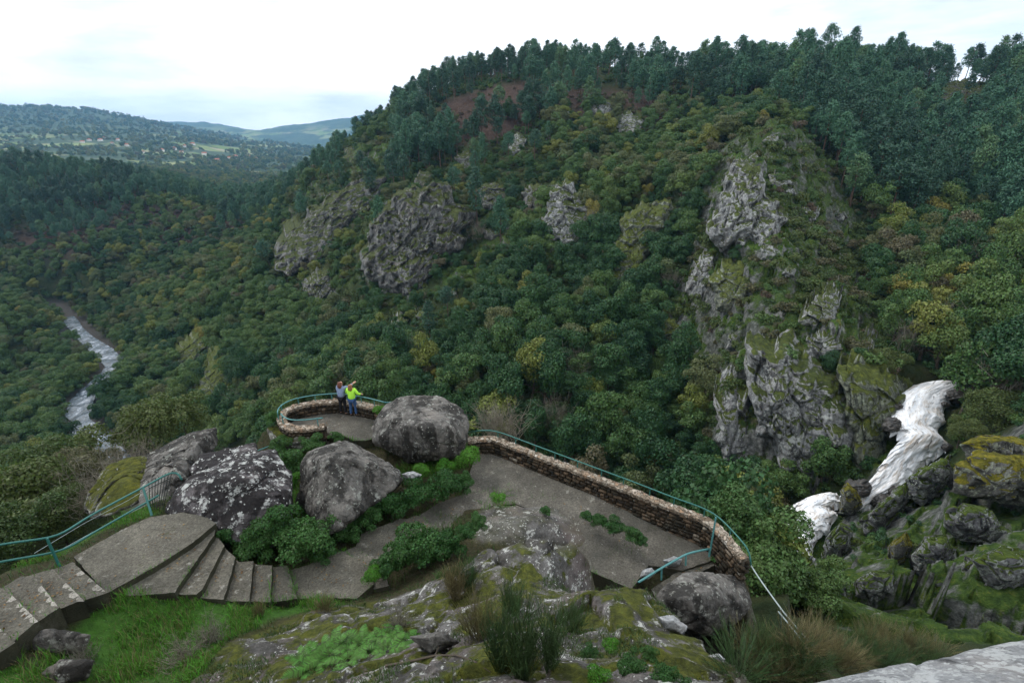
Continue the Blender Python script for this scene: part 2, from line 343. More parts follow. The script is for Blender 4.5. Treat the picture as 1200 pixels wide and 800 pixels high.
OUTC = {  # outcrops: outline in the photo, relief in metres, material, label
 'cliff': [
  ([(455, 235), (480, 222), (520, 225), (540, 240), (545, 268), (528, 295), (505, 318), (482, 345), (455, 338), (432, 318), (438, 280)], 9, 'rock_far', 'broad grey purple cliff with mossy ledges in the middle of the left slope'),
  ([(325, 305), (340, 272), (362, 255), (395, 228), (430, 205), (447, 213), (428, 248), (398, 272), (372, 300), (345, 318)], 5, 'rock_far', 'long dark broken crag slanting up the left ridge'),
  ([(356, 332), (372, 318), (392, 325), (394, 348), (374, 362), (360, 352)], 5, 'rock_far', 'small pale crag below the long slanting crag of the left ridge'),
  ([(633, 270), (648, 225), (662, 216), (680, 228), (698, 245), (690, 270), (672, 292), (645, 294), (632, 286)], 6, 'rock_pale', 'pale grey cliff with vertical cracks in the centre of the hillside'),
  ([(712, 310), (728, 270), (752, 242), (772, 235), (786, 258), (772, 285), (748, 318), (724, 348), (712, 338)], 5, 'rock_mossy', 'green tinged crag leaning right in the wood between two pale cliffs'),
  ([(836, 268), (850, 228), (862, 202), (880, 195), (892, 215), (908, 238), (915, 270), (914, 303), (896, 307), (878, 284), (850, 288)], 5, 'rock_pale', 'tall pale cliff on the upper left flank of the rocky spur'),
  ([(806, 338), (814, 310), (832, 296), (837, 315), (829, 342), (816, 354)], 3, 'rock_pale', 'slim tilted pale slab of rock on the left foot of the spur'),
  ([(840, 462), (856, 450), (878, 462), (884, 500), (874, 545), (860, 552), (848, 540), (842, 505)], 3, 'rock_pale', 'pale pillar of rock at the left end of the waterfall cliff'),
  ([(878, 412), (905, 415), (935, 425), (960, 436), (985, 450), (1000, 478), (1000, 520), (975, 532), (955, 560), (932, 548), (905, 522), (886, 498), (880, 455)], 4.5, 'rock_pale', 'big grey purple cliff face with lichen left of the waterfall'),
  ([(985, 440), (1010, 436), (1044, 452), (1062, 476), (1056, 508), (1030, 540), (1000, 536), (990, 490)], 3.5, 'rock_mossy', 'smooth green grey rock wall touching the left edge of the waterfall'),
  ([(186, 430), (212, 402), (250, 384), (254, 398), (228, 424), (202, 434)], 4, 'rock_mossy', 'greenish rock slab slanting in the wood above and left of the lookout'),
  ([(230, 468), (238, 440), (256, 420), (278, 424), (272, 450), (252, 466), (236, 477)], 4, 'rock_mossy', 'rounded greenish rock face just above the mossy ridge boulder'),
  ([(562, 222), (578, 214), (596, 218), (602, 240), (585, 250), (566, 244)], 4, 'rock_far', 'dark purple crag between the broad cliff and the central pale cliff'),
  ([(612, 225), (628, 215), (640, 222), (636, 240), (618, 246)], 3, 'rock_far', 'small dark crag touching the left side of the central pale cliff'),
  ([(940, 375), (955, 350), (975, 342), (982, 358), (978, 372), (955, 385)], 3, 'rock_pale', 'jagged pale crag halfway down the right side of the spur'),
  ([(945, 405), (958, 388), (978, 390), (984, 408), (968, 422), (950, 418)], 2.5, 'rock_pale', 'rounded pale crag just above the mossy top of the waterfall cliff'),
  ([(1002, 412), (1012, 400), (1020, 412), (1022, 430), (1010, 430)], 2, 'rock_pale', 'narrow pale crag at the right rim of the waterfall cliff'),
  ([(836, 330), (850, 312), (872, 315), (880, 340), (866, 362), (845, 365)], 2.5, 'rock_mossy', 'yellow green mossy crag right of the slim tilted slab'),
  ([(895, 440), (912, 425), (925, 440), (940, 500), (925, 520), (905, 490)], 6, 'rock_pale', 'steep buttress standing out from the middle of the waterfall cliff'),
  ([(690, 122), (708, 116), (722, 124), (712, 136), (694, 134)], 2.5, 'rock_pale', 'pale rock in the brown heath under the hilltop pines'),
  ([(722, 140), (738, 132), (752, 140), (748, 158), (728, 158)], 2.5, 'rock_pale', 'greenish pale crag right of the pale rock under the hilltop pines'),
  ([(652, 140), (664, 128), (672, 138), (668, 148), (655, 148)], 2, 'rock_pale', 'small white rock among yellow green bushes left below the hilltop'),
  ([(596, 172), (606, 155), (616, 162), (612, 178), (600, 182)], 2.2, 'rock_pale', 'pointed pale rock in the heath on the left shoulder of the hill'),
  ([(1095, 100), (1125, 94), (1155, 104), (1158, 118), (1120, 124), (1098, 114)], 2, 'rock_far', 'brown grey rocks in a clearing of the pine wood on the far right'),
  ([(768, 378), (785, 372), (800, 384), (795, 400), (775, 396)], 2, 'rock_mossy', 'low mossy ledge in the wood left of the spur foot'),
  ([(485, 215), (492, 200), (505, 205), (502, 222), (490, 226)], 2.5, 'rock_far', 'small rock standing above the top edge of the broad cliff'),
  ([(535, 185), (548, 176), (560, 184), (552, 200), (540, 198)], 2.2, 'rock_far', 'low rock in the brown heath above the dark purple crag'),
  ([(405, 175), (418, 168), (425, 178), (412, 192), (402, 188)], 2.2, 'rock_far', 'low rock near the top of the left ridge'),
 ]}
def nbump(x, y):
    p = np.stack([x/38, y/38, 0*x], -1); q = np.stack([x/9, y/9, 0*x+4], -1)
    return fbm(p, 4, 3)*3.2+fbm(q, 3, 9)*1.1
gpx, gpy, gd = proj(np.stack([GX, GY, GZ], -1))
nearwt = sst(20, 60, gr)
GZ = GZ+nbump(GX, GY)*nearwt*np.clip(gr/140, .3, 1.2)
# the river bed stays level
rx = [PZ(x, y, z) for x, y, z in RIV]
rd = polydist(GX, GY, [(p[0], p[1]) for p in rx], False)
rbase = np.interp(GY, [p[1] for p in rx][::-1], [p[2] for p in rx][::-1])
k = 1-sst(5, 16, rd); GZ = GZ*(1-k)+(rbase-.4)*k
# the bed of the falls
WF = [((1072, 447, 67), (1150, 449, 67)), ((1052, 462, 64), (1118, 462, 65)), ((1046, 478, 61), (1108, 480, 62.5)), ((1050, 495, 59), (1105, 496, 60)), ((1054, 507, 57.5), (1112, 515, 58)), ((1042, 528, 56.5), (1094, 538, 57)), ((1022, 552, 55.5), (1076, 556, 56)), ((1004, 574, 54.5), (1052, 575, 55)), ((996, 590, 53.5), (1020, 592, 54)), ((985, 600, 52.5), (1002, 604, 52.5))]
WF2 = [((930, 588, 51.5), (985, 574, 52.5)), ((922, 600, 50.5), (982, 588, 51)), ((924, 615, 49), (968, 612, 49)), ((928, 632, 47.5), (958, 630, 47.5)), ((930, 650, 46), (950, 655, 46))]
def carve(GZ, rows):
    A_ = np.array([np.concatenate([P(*a), P(*b)]) for a, b in rows]); t = np.linspace(0, 1, 60); A_ = np.stack([np.interp(t, np.linspace(0, 1, len(A_)), A_[:, i]) for i in range(6)], -1)
    low = np.full(GX.shape, 1e9)
    for a in A_:
        ax, ay, bx_, by_ = a[0], a[1], a[3], a[4]; L = (bx_-ax)**2+(by_-ay)**2
        t = np.clip(((GX-ax)*(bx_-ax)+(GY-ay)*(by_-ay))/L, 0, 1); d = np.hypot(GX-ax-t*(bx_-ax), GY-ay-t*(by_-ay)); z = a[2]+(a[5]-a[2])*t-1.3
        low = np.minimum(low, z+np.clip(d-.8, 0, None)*1.9)
    return np.minimum(GZ, low)
# rocky roughness on spur and bank
mspur = inpoly(gpx, gpy, REG['spur']) & (gd > 40) & (gd < 150); mbank = inpoly(gpx, gpy, REG['bank']) & (gd > 18) & (gd < 60)
def soft(m, it=6):
    m = m.astype(float)
    for _ in range(it):
        m = (m+np.roll(m, 1, 0)+np.roll(m, -1, 0)+np.roll(m, 1, 1)+np.roll(m, -1, 1))/5
    return m
mridge = inpoly(gpx, gpy, REG['ridge']) & (gd > 90) & (gd < 300)
sspur, sbank, sridge = soft(mspur), soft(mbank), soft(mridge)
rpatch = sst(.05, .3, fbm(np.stack([GX/14, GY/14, 0*GX+2], -1), 3, 88))*sridge
for _q in OUTC['cliff']:
    _p = np.array(_q[0]); _c = _p.mean(0); _g = [tuple(_c+(a-_c)*1.25) for a in _p]
    rpatch = np.maximum(rpatch, soft(inpoly(gpx, gpy, _g) & (gd > 50) & (gd < 300), 4)*.9)
pp = np.stack([GX, GY, GZ], -1)
ch, cb = cells(pp*np.array([.16, .16, .3])+fbm(pp/5, 2)[..., None]*.3, 5)
ch2, cb2 = cells(pp*np.array([.5, .5, .7])+fbm(pp/2, 2)[..., None]*.3, 15)
GZ = GZ+(sspur*1.6+sbank*2.2)*(ch*1.6-.5*np.clip(.25-cb, 0, 1))+(sspur+sbank*1.1)*.7*ch2
GZ = GZ+rpatch*(ch*2.2-.8*np.clip(.25-cb, 0, 1)+.8*ch2)
GZ = carve(carve(GZ, WF), WF2)
def hterr(x, y):
    return bil(GZ, np.arctan2(x, y), np.log(np.maximum(np.hypot(x, y), 9.1)))
def hit(px, py, dmin=17, dmax=680):
    r = ray(px, py); D = np.exp(np.linspace(math.log(dmin), math.log(dmax), 900)); p = r[None]*D[:, None]
    below = p[:, 2] < hterr(p[:, 0], p[:, 1]); i = np.argmax(below)
    return D[i] if below.any() else None
# cover attributes
rock = np.clip(sspur*.65+sbank*.9+rpatch, 0, 1); 
brown = soft((inpoly(gpx, gpy, REG['brown']) | inpoly(gpx, gpy, REG['brown2']) | inpoly(gpx, gpy, REG['clear'])) & (gd > 100))
wet = 1-sst(4, 10, rd)
V = np.stack([GX, GY, GZ], -1).reshape(-1, 3)
idx = np.arange(NA*NR).reshape(NA, NR)
Fq = np.stack([idx[:-1, :-1], idx[:-1, 1:], idx[1:, 1:], idx[1:, :-1]], -1).reshape(-1, 4)[:, ::-1]
m, nt = newmat('hillside ground'); n = N(nt); p = pos(n)
at = n('ShaderNodeAttribute', attribute_name='cover'); sx = n('ShaderNodeSeparateXYZ'); n.l(at.outputs['Vector'], sx.inputs[0])
a = noise(n, p, .35, 7, .7); b = noise(n, p, 2.5, 5, .7)
soil = ramp(n, a, [(.3, (.014, .028, .01)), (.5, (.03, .045, .016)), (.7, (.06, .06, .028))])
brw = ramp(n, noise(n, p, .8, 6, .7), [(.3, (.035, .024, .02)), (.55, (.07, .045, .035)), (.75, (.12, .09, .07))])
rk = ramp(n, noise(n, p, 1.2, 8, .72), [(.3, (.02, .022, .02)), (.44, (.08, .085, .08)), (.56, (.18, .185, .18)), (.7, (.4, .41, .39))])
ge = n('ShaderNodeNewGeometry'); sz = n('ShaderNodeSeparateXYZ'); n.l(ge.outputs['Normal'], sz.inputs[0])
ms = ramp(n, math_(n, 'ADD', math_(n, 'MULTIPLY', sz.outputs[2], .6), noise(n, p, .7, 6, .7)), [(.82, g(0)), (.95, g(1))])
mossc = ramp(n, b, [(.35, (.02, .045, .01)), (.55, (.055, .1, .018)), (.72, (.14, .16, .03))])
rk = mix(n, ms, rk, mossc)
c = mix(n, sx.outputs[1], soil, brw); c = mix(n, sx.outputs[0], c, rk); c = mix(n, sx.outputs[2], c, (.06, .055, .05))
out(n, c, .95, math_(n, 'ADD', math_(n, 'ADD', a, b), math_(n, 'MULTIPLY', noise(n, p, 7, 4, .7), .4)), .9, .5, .15)
terr = mk('gorge_hillside', V, Fq, m, smooth=True, attrs={'cover': np.stack([rock, brown, wet], -1).reshape(-1, 3)})
tag(terr, kind='structure')
#@@PART2@@
# ------------------------------------------------------------------ rock materials
M['rock_far'] = rock_mat('crag rock', (.15, .15, .15), .55, .6, .54, .4, (.05, .065, .018), (.34, .36, .32), 1, .25, .6)
M['rock_pale'] = rock_mat('pale crag rock', (.23, .235, .24), .55, .78, .46, .42, (.055, .075, .018), (.42, .44, .42), 1, .2, .6)
M['rock_mossy'] = rock_mat('mossy crag rock', (.16, .175, .14), .55, .7, .6, .42, (.07, .09, .02), (.33, .37, .27), 1, .1, .6)

# ------------------------------------------------------------------ outcrops
def outcrop(i, poly, bulge, mat, label):
    poly = np.array(poly, float); c = poly.mean(0)
    ys = poly[:, 1]; top, bot = ys.min(), ys.max()
    Dt = hit(c[0], top+.15*(bot-top)); Db = hit(c[0], bot-.05*(bot-top)); Dl = hit(poly[:, 0].min()*.7+c[0]*.3, c[1]); Dr = hit(poly[:, 0].max()*.7+c[0]*.3, c[1])
    if Db is None: print("nohit", label); Db = 240
    Dt = min(Dt or Db*1.1, Db*1.4)
    nth, nr = 150, 46
    # dense closed outline
    seg = np.vstack([poly, poly[:1]]); L = np.concatenate([[0], np.cumsum(np.hypot(*np.diff(seg, axis=0).T))])
    s = np.linspace(0, L[-1], nth, endpoint=False); ol = np.stack([np.interp(s, L, seg[:, 0]), np.interp(s, L, seg[:, 1])], -1)
    for _ in range(2): ol = (ol+np.roll(ol, 1, 0)*.5+np.roll(ol, -1, 0)*.5)/2
    size = math.sqrt((poly[:, 0].max()-poly[:, 0].min())*(bot-top))
    jit = fbm(np.stack([ol[:, 0]/size*7, ol[:, 1]/size*7, 0*s+i*3.7], -1), 3, i)*size*.13+fbm(np.stack([ol[:, 0]/size*18, ol[:, 1]/size*18, 0*s+i], -1), 2, i+50)*size*.025
    d = ol-c; dl = np.hypot(d[:, 0], d[:, 1])[:, None]; ol = ol+d/dl*jit[:, None]
    rho = np.linspace(0, 1, nr)**.8
    pts = c+(ol[None]-c)*rho[:, None, None]*1.12
    px, py = pts[..., 0], pts[..., 1]
    t = (py-top)/(bot-top); D = (Db+.55*(Dt-Db))*(1-t)+Db*t
    if Dl and Dr: D = D+np.clip((Dr-Dl), -25, 25)*.35*(px-c[0])/(np.ptp(poly[:, 0])*.35)*.5
    W = P(px, py, 1.0)*D[..., None]
    q = W*np.array([.34, .34, .15])+i*5.1
    q = q+fbm(W/4, 2, 3)[..., None]*.35
    h, b = cells(q, 21); h2, b2 = cells(q*2.9+3, 31)
    prof = np.clip(1-rho[:, None]**6.0, 0, 1)
    h3, b3 = cells(q*6.5+7, 41); en = fbm(W/3.2+i, 4, 17); fold = ridged(np.stack([W[..., 0]*.16+i, W[..., 1]*.05, W[..., 2]*.035], -1), 2, 90+i)
    rel = bulge*.45*prof+prof**.35*(fold*bulge*.35+h*bulge*.34+h2*bulge*.12+h3*.1-np.clip(.1-b, 0, 1)*bulge*1.2-np.clip(.08-b2, 0, 1)*bulge*.8)+fbm(W*.9, 4, 8)*.35*prof**.3-bulge*.8*rho[:, None]**4*np.clip(.8+2.6*en, 0, 2.6)+bulge*.25
    az = np.arctan2(W[..., 0], W[..., 1]); dirv = np.stack([-np.sin(az), -np.cos(az), .28+0*az], -1)
    Fv = W+dirv*rel[..., None]
    bk = (5+np.clip(1-t[-1], 0, 1)*max(Dt-Db, 0)*.8)[:, None]; dh = dirv[-1]*np.array([1, 1, 0]); back = W[-1]-dh*bk; backc = W[0, 0]-dirv[0, 0]*6
    NS = 9; sh_ = []
    for kk in range(1, NS+1):
        f = kk/NS; w_ = Fv[-1]*(1-f)+back*f; Q = w_*.45+i; nz = fbm(Q, 4, 66)*1.3*math.sin(math.pi*min(f, .5)); w_[:, 2] = w_[:, 2]+nz-np.where(t[-1] < .5, f*.12*bk[:, 0], 0)+np.where(t[-1] < .5, cells(Q, 67)[0]*1.6*math.sin(math.pi*min(f, .5)), 0); sh_.append(w_)
    nr0 = nr; nr = nr+NS; V = np.vstack([Fv.reshape(-1, 3)]+sh_+[backc[None]]); Fs = []
    I = np.arange(nr*nth).reshape(nr, nth); J = np.roll(I, -1, 1)
    Fs = np.stack([I[:-1], I[1:], J[1:], J[:-1]], -1).reshape(-1, 4).tolist()
    base = nr*nth
    o = mk('rock_outcrop', V, np.array(Fs+[t_+[t_[-1]] for t_ in []]), M[mat], smooth=False)
    tag(o, label, 'crag'); return o
for i, (poly, bulge, mat, label) in enumerate(OUTC['cliff']): outcrop(i, poly, bulge*.8, mat, label)
def shrink(poly, f):
    c = np.mean(poly, 0); return [tuple(c+(np.array(a)-c)*f) for a in poly]
OUTP = [shrink(o[0], .72) for o in OUTC['cliff']]; OUTS = [shrink(o[0], .62) for o in OUTC['cliff']]

for k_, (cx0, cy0, w_, h_, lab) in enumerate([(870, 192, 13, 10, 'pale rounded rock near the top of the spur'), (884, 190, 9, 9, 'small pale rock right beside the rounded rock near the spur top'), (911, 212, 14, 10, 'smooth pale rock right of the tall spur cliff top'), (948, 250, 12, 13, 'pale rock on the right face of the spur'), (944, 272, 9, 8, 'small rock under the pale rock on the right spur face'), (905, 165, 10, 6, 'flat rock at the very top of the spur'),
    (925, 225, 9, 6, 'small ledge rock in the heath on the spur'), (985, 255, 10, 8, 'grey rock at the right rim of the spur'), (860, 225, 8, 8, 'small rock on the left rim of the spur'), (900, 300, 10, 12, 'grey rock at the lower right of the tall spur cliff'), (925, 320, 9, 7, 'small rock in the middle of the spur heath'), (915, 370, 10, 8, 'rock in the heath left of the jagged crag'), (900, 395, 9, 8, 'rock above the buttress of the waterfall cliff'),
    (860, 400, 10, 9, 'grey rock in the bushes above the pale pillar'), (1000, 470, 12, 14, 'rock block standing on the right part of the waterfall cliff'), (575, 275, 12, 9, 'dark rock in the bushes below the dark purple crag'), (600, 265, 9, 10, 'dark rock left under the central pale cliff'), (470, 380, 10, 8, 'grey rock below the broad cliff'), (500, 370, 12, 9, 'mossy rock below the right foot of the broad cliff'), (530, 345, 9, 8, 'grey rock right below the broad cliff'),
    (430, 180, 9, 6, 'rock near the top of the left ridge line'), (380, 232, 9, 7, 'rock on the left ridge above the slanting crag'), (345, 250, 8, 7, 'small rock far down the left ridge'), (640, 160, 8, 6, 'small rock in the bushes under the hilltop clearing'), (715, 150, 8, 6, 'small rock left of the greenish crag under the hilltop')]):
    pl_ = [(cx0+w_*math.cos(a)*(.8+.3*math.sin(3*a+k_)), cy0+h_*math.sin(a)*(.85+.25*math.cos(2*a+k_*2))) for a in np.linspace(0, 6.28, 9)[:-1]]
    outcrop(40+k_, pl_, 1.8 if cx0 > 780 else 2.4, 'rock_far' if 560 < cx0 < 620 or cx0 < 460 else 'rock_pale', lab)
# ------------------------------------------------------------------ foliage prototypes
def leafquads(C, Nn, size, asp=1.0, rnd=.7, seed=0, droop=0.0):
    r = np.random.default_rng(seed); k = len(C)
    nn = Nn+r.normal(0, rnd, (k, 3)); nn /= np.linalg.norm(nn, axis=1)[:, None]+1e-9
    a = r.normal(size=(k, 3)); u = np.cross(nn, a); u /= np.linalg.norm(u, axis=1)[:, None]+1e-9; v = np.cross(nn, u)
    s = (np.asarray(size)*r.uniform(.6, 1.3, k))[:, None]; u = u*s; v = v*s*asp
    V = np.stack([C-u*.5-v*r.uniform(.1, .5, (k, 1)), C+u*r.uniform(.1, .5, (k, 1))-v*.55, C+u*.55+v*r.uniform(.1, .5, (k, 1)), C-u*r.uniform(.1, .5, (k, 1))+v*.5], 1)
    V[:, 0] += nn*s*.15; V[:, 2] += nn*s*.15
    return V.reshape(-1, 3), np.arange(4*k).reshape(k, 4)
def broad_crown(seed, nleaf=1900, leaf=.34, rx=3.0, rz=2.6, zc=3.9, nl=15, rough=.0):
    r = np.random.default_rng(seed)
    d = r.normal(size=(nl, 3)); d /= np.linalg.norm(d, axis=1)[:, None]; d[:, 2] = d[:, 2]*.8+.12; d *= 1+rough*r.normal(0, .5, (nl, 1)).clip(-1, 1)
    C = d*r.uniform(.35, .8, (nl, 1)); R = r.uniform(.26-.08*rough, .46-.06*rough, nl)
    C[0] = 0; R[0] = .5
    pick = r.choice(nl, nleaf*2, p=R**2/np.sum(R**2))
    e = r.normal(size=(nleaf*2, 3)); e /= np.linalg.norm(e, axis=1)[:, None]; e[:, 2] = np.where(e[:, 2] < -.35, -e[:, 2], e[:, 2])
    rad = R[pick]*(1+.12*r.normal(size=nleaf*2))*(1+.25*fbm(e*2.5+seed, 2, seed))
    p = C[pick]+e*rad[:, None]
    dd = np.linalg.norm(p[:, None]-C[None], axis=2)/R[None]; keep = (dd.min(1) > .74)
    p, e = p[keep][:nleaf], e[keep][:nleaf]
    p = p*np.array([rx, rx, rz])+np.array([0, 0, zc])
    return leafquads(p, e*1.0, leaf, 1, .55, seed)
def trunk_geo(seed, h, r0, r1=None, limbs=5, spread=1.6, bend=.3, top=.75):
    r = np.random.default_rng(seed); mb = MB(); k = 6
    tx = np.cumsum(r.normal(0, bend/k, k)); ty = np.cumsum(r.normal(0, bend/k, k)); z = np.linspace(-.6, h*top, k)
    pts = np.stack([tx-tx[0], ty-ty[0], z], -1); mb.tube(pts, np.linspace(r0, r1 or r0*.45, k), 7)
    for i in range(limbs):
        j = r.integers(2, k); a = r.uniform(0, 6.28); b = pts[j]; e = b+np.array([math.cos(a)*spread, math.sin(a)*spread, r.uniform(.5, 1.4)*spread*.6])
        mid = (b+e)/2+np.array([0, 0, .15*spread]); mb.tube([b, mid, e], [r0*.45, r0*.3, r0*.12], 5)
    return np.vstack(mb.V), mb.F
def pine_crown(seed, H=12.0, w=2.5, base=.35, tufts=150, dens=13, leaf=.42, open_=1.0):
    r = np.random.default_rng(seed); Cs, Ns = [], []
    for i in range(tufts):
        t = r.uniform(0, 1)**.9; z = H*(base+(1-base)*t)
        prof = (math.sin(min(1, (t*.93+.07)*1.0)*math.pi)**.75*.75+.35*(1-t))*w*open_
        a = r.uniform(0, 6.283); rr = prof*math.sqrt(r.uniform(.12, 1)); c = np.array([math.cos(a)*rr, math.sin(a)*rr, z+.25*rr+r.normal(0, .15)])
        k = dens; o = r.normal(size=(k, 3))*np.array([.34, .34, .2]); Cs.append(c+o); nn = o.copy(); nn[:, 2] += .5; Ns.append(nn/(np.linalg.norm(nn, axis=1)[:, None]+1e-6))
    C = np.vstack(Cs); Nn = np.vstack(Ns)
    return leafquads(C, Nn, leaf, .45, .8, seed)
def bush_crown(seed, nleaf=500, leaf=.16, rx=1.0, rz=.8):
    return broad_crown(seed, nleaf, leaf, rx, rz, rz*.45, 9)
PROTO = {}
def proto_mesh(name, VF, mat):
    me = mk(name, VF[0], VF[1], mat); m_ = me.data; bpy.data.objects.remove(me); return m_
for v in range(5):
    vf = broad_crown(100+v, 4600, .2, [3.1, 2.5, 3.4, 2.8, 3.2][v], [2.5, 3.2, 2.2, 2.9, 3.1][v], 3.7, 26, 1.0)
    for mt in ('oak_dark', 'oak_mid', 'oak_gold', 'oak_olive'): PROTO['oak', v, mt] = proto_mesh('crown', vf, M[mt])
    PROTO['oaktrunk', v] = proto_mesh('trunk', trunk_geo(200+v, 4.2, .22), M['bark'])
    vf = pine_crown(300+v, 12, [2.3, 2.6, 2.1, 2.8, 2.4][v], [.3, .38, .25, .5, .42][v])
    for mt in ('pine', 'pine_dark'): PROTO['pine', v, mt] = proto_mesh('crown', vf, M[mt])
    PROTO['pinetrunk', v] = proto_mesh('trunk', trunk_geo(400+v, 12, .2, .05, 6, 1.3, .5, .96), M['pinebark'])
for v in range(3):
    vf = bush_crown(500+v)
    for mt in ('heath', 'brown', 'oak_mid', 'oak_dark'): PROTO['bush', v, mt] = proto_mesh('foliage', vf, M[mt])
    PROTO['bushstem', v] = proto_mesh('stem', trunk_geo(600+v, .6, .05, .02, 4, .4, .1), M['bark'])

# ------------------------------------------------------------------ where everything grows
FGLINE = [(-400, 560), (0, 640), (60, 612), (100, 570), (130, 540), (250, 502), (318, 500), (325, 468), (400, 452), (460, 465), (550, 492), (640, 522), (760, 572), (850, 618), (880, 665), (900, 725), (950, 745), (1600, 745)]
def jgrid(r0, r1, sp):
    n_ = int(r1/sp)+1; g0 = np.arange(-n_, n_+1)*sp; X, Y = np.meshgrid(g0, g0); X = X.ravel(); Y = Y.ravel()
    X = X+rng.uniform(-.45, .45, X.shape)*sp; Y = Y+rng.uniform(-.45, .45, Y.shape)*sp
    rr = np.hypot(X, Y); a = np.degrees(np.arctan2(X, Y)); k = (rr >= r0) & (rr < r1) & (np.abs(a) < 56) & (Y > 0)
    return X[k], Y[k]
def visible(x, y, z, tol=1.5):
    ok = np.ones(len(x), bool)
    for t in np.linspace(.12, .97, 46):
        ok &= hterr(x*t, y*t) < z*t+tol*0+.3
    px, py, d = proj(np.stack([x, y, z], -1))
    ok &= (px > -40) & (px < 1240) & (py > 0) & (py < np.interp(px, [a[0] for a in FGLINE], [a[1] for a in FGLINE])+6)
    return ok, px, py, d
def in_any(px, py, polys, grow=0):
    k = np.zeros(px.shape, bool)
    for q in polys: k |= inpoly(px, py, q)
    return k
FALL = [(900, 615), (935, 578), (975, 570), (1000, 568), (1035, 530), (1046, 470), (1062, 442), (1135, 440), (1122, 470), (1118, 515), (1090, 550), (1020, 598), (985, 604), (950, 645), (915, 640)]
RIVXY = [(p[0], p[1]) for p in rx]
def slope_sites(sp_list):
    out_ = []
    for r0, r1, sp in sp_list:
        x, y = jgrid(r0, r1, sp); out_.append(np.stack([x, y, hterr(x, y)], -1))
    return np.vstack(out_)
S = slope_sites([(30, 120, 3.4), (120, 260, 3.7), (260, 560, 5.2)])
bx, by, bd = proj(S)
riv = polydist(S[:, 0], S[:, 1], RIVXY, False)
kind = np.full(len(S), 'oak', dtype=object)
isp = (inpoly(bx, by, REG['pine']) & (bd > 110)) | (inpoly(bx, by, REG['pine2']) & (bd > 260)) | ((bd > 300) & (bx > 260)) | ((S[:, 1] > 225) & (bx > 460))
mixr = rng.random(len(S))
kind[isp] = 'pine'
ridge = inpoly(bx, by, REG['ridge']); spur = inpoly(bx, by, REG['spur']) & (bd < 150); bank = inpoly(bx, by, REG['bank']) & (bd < 62)
br1 = inpoly(bx, by, REG['brown']); br2 = inpoly(bx, by, REG['brown2']) & (bd > 200)
kind[(mixr < .05) & ridge] = 'pine'
kind[(mixr < .5) & ridge & (kind == 'oak')] = 'none'
kind[spur & (mixr < .9)] = 'none'; kind[bank] = 'none'
kind[br1 & (mixr < .62)] = 'none'; kind[br1 & (mixr >= .62)] = 'pine'; kind[br2 & (mixr < .28)] = 'none'
kind[br1 & (by > 130) & (mixr > .7)] = 'oak'
kind[(kind == 'pine') & (bx < 840) & (by < 135) & (bd < 300) & (rng.random(len(S)) < .45)] = 'none'; kind[(kind == 'pine') & (rng.random(len(S)) < .12)] = 'none'
kind[(bd < 42) & (bx < 420)] = 'none'
kind[riv < 4.5] = 'none'; kind[bd < 30] = "none"
H = np.where(kind == 'pine', 12*rng.uniform(.6, 1.3, len(S)), 6.0*rng.uniform(.5, 1.4, len(S)))
H = np.where((kind == 'pine') & (bx > 850), H*1.02, H)
H = np.where((kind == 'pine') & (bd > 260), H*.95, H)
H = np.where(ridge & (kind == 'oak'), H*.66, H); H = np.where(spur & (kind == 'oak'), H*.45, H)
mid = S.copy(); mid[:, 2] += H*.6
ok, mx_, my_, md = visible(mid[:, 0], mid[:, 1], mid[:, 2]+H*.25)
_, mx2, my2, _ = visible(mid[:, 0], mid[:, 1], mid[:, 2])
hitout = in_any(mx2, my2, OUTP+[FALL]) | in_any(bx, by, OUTP+[FALL])
tp = S.copy(); tp[:, 2] += H*.92; tx_, ty_, _ = proj(tp); hitout |= in_any(tx_, ty_, OUTP+[FALL])
for sx_ in (-1, 1):
    sd = mid.copy(); sd[:, 0] += sx_*H*.3; qx, qy, _ = proj(sd); hitout |= in_any(qx, qy, [FALL]); 
# keep the river open
hitriv = np.zeros(len(S), bool)
RPX = [(74, 364), (88, 368), (114, 394), (140, 418), (136, 436), (127, 440), (120, 424), (96, 398), (76, 380)]
RPX2 = [[(86, 468), (98, 462), (101, 478), (90, 486)], [(92, 492), (104, 492), (106, 508), (96, 506)]]
hitriv |= inpoly(mx2, my2, RPX) | inpoly(tx_, ty_, RPX) | in_any(mx2, my2, RPX2) | in_any(tx_, ty_, RPX2)
keep = ok & (kind != 'none') & ~hitout & ~hitriv
S, kind, H, bx, by, bd = S[keep], kind[keep], H[keep], bx[keep], by[keep], bd[keep]
mx2, my2 = mx2[keep], my2[keep]
print('trees', len(S), (kind == 'pine').sum())
# tint by place: patches of autumn gold
pn = fbm(np.stack([S[:, 0]/26, S[:, 1]/26, 0*S[:, 0]], -1), 3, 77); pr = rng.random(len(S))
tint = np.full(len(S), 'oak_dark', dtype=object)
tint[pn+pr*.5 > .12] = 'oak_mid'
warm = (inpoly(bx, by, [(600, 150), (830, 130), (880, 200), (800, 240), (640, 240)]) | inpoly(bx, by, [(40, 290), (180, 290), (210, 350), (140, 440), (60, 460), (20, 380)]) | inpoly(bx, by, [(960, 260), (1180, 260), (1200, 400), (1060, 400), (1000, 330)]) | inpoly(bx, by, [(230, 250), (400, 190), (560, 150), (560, 230), (380, 330), (240, 380), (200, 340)]))
tint[warm & (pr > .45)] = 'oak_olive'; tint[warm & (pr > .66)] = 'oak_mid'; tint[warm & (pr > .84)] = 'oak_gold'
tint[(~warm) & (pr > .955)] = 'oak_gold'; tint[(~warm) & (pr < .08)] = 'oak_olive'
gorge = (by > 300) & (bx > 430) & (bx < 900) & (pr > .1) & (pr < .72); tint[gorge] = 'oak_dark'  # most gorge trees get dark leaves: deep shade put into the leaf colour
ptint = np.where(pn+pr*.4 > .1, 'pine', 'pine_dark')
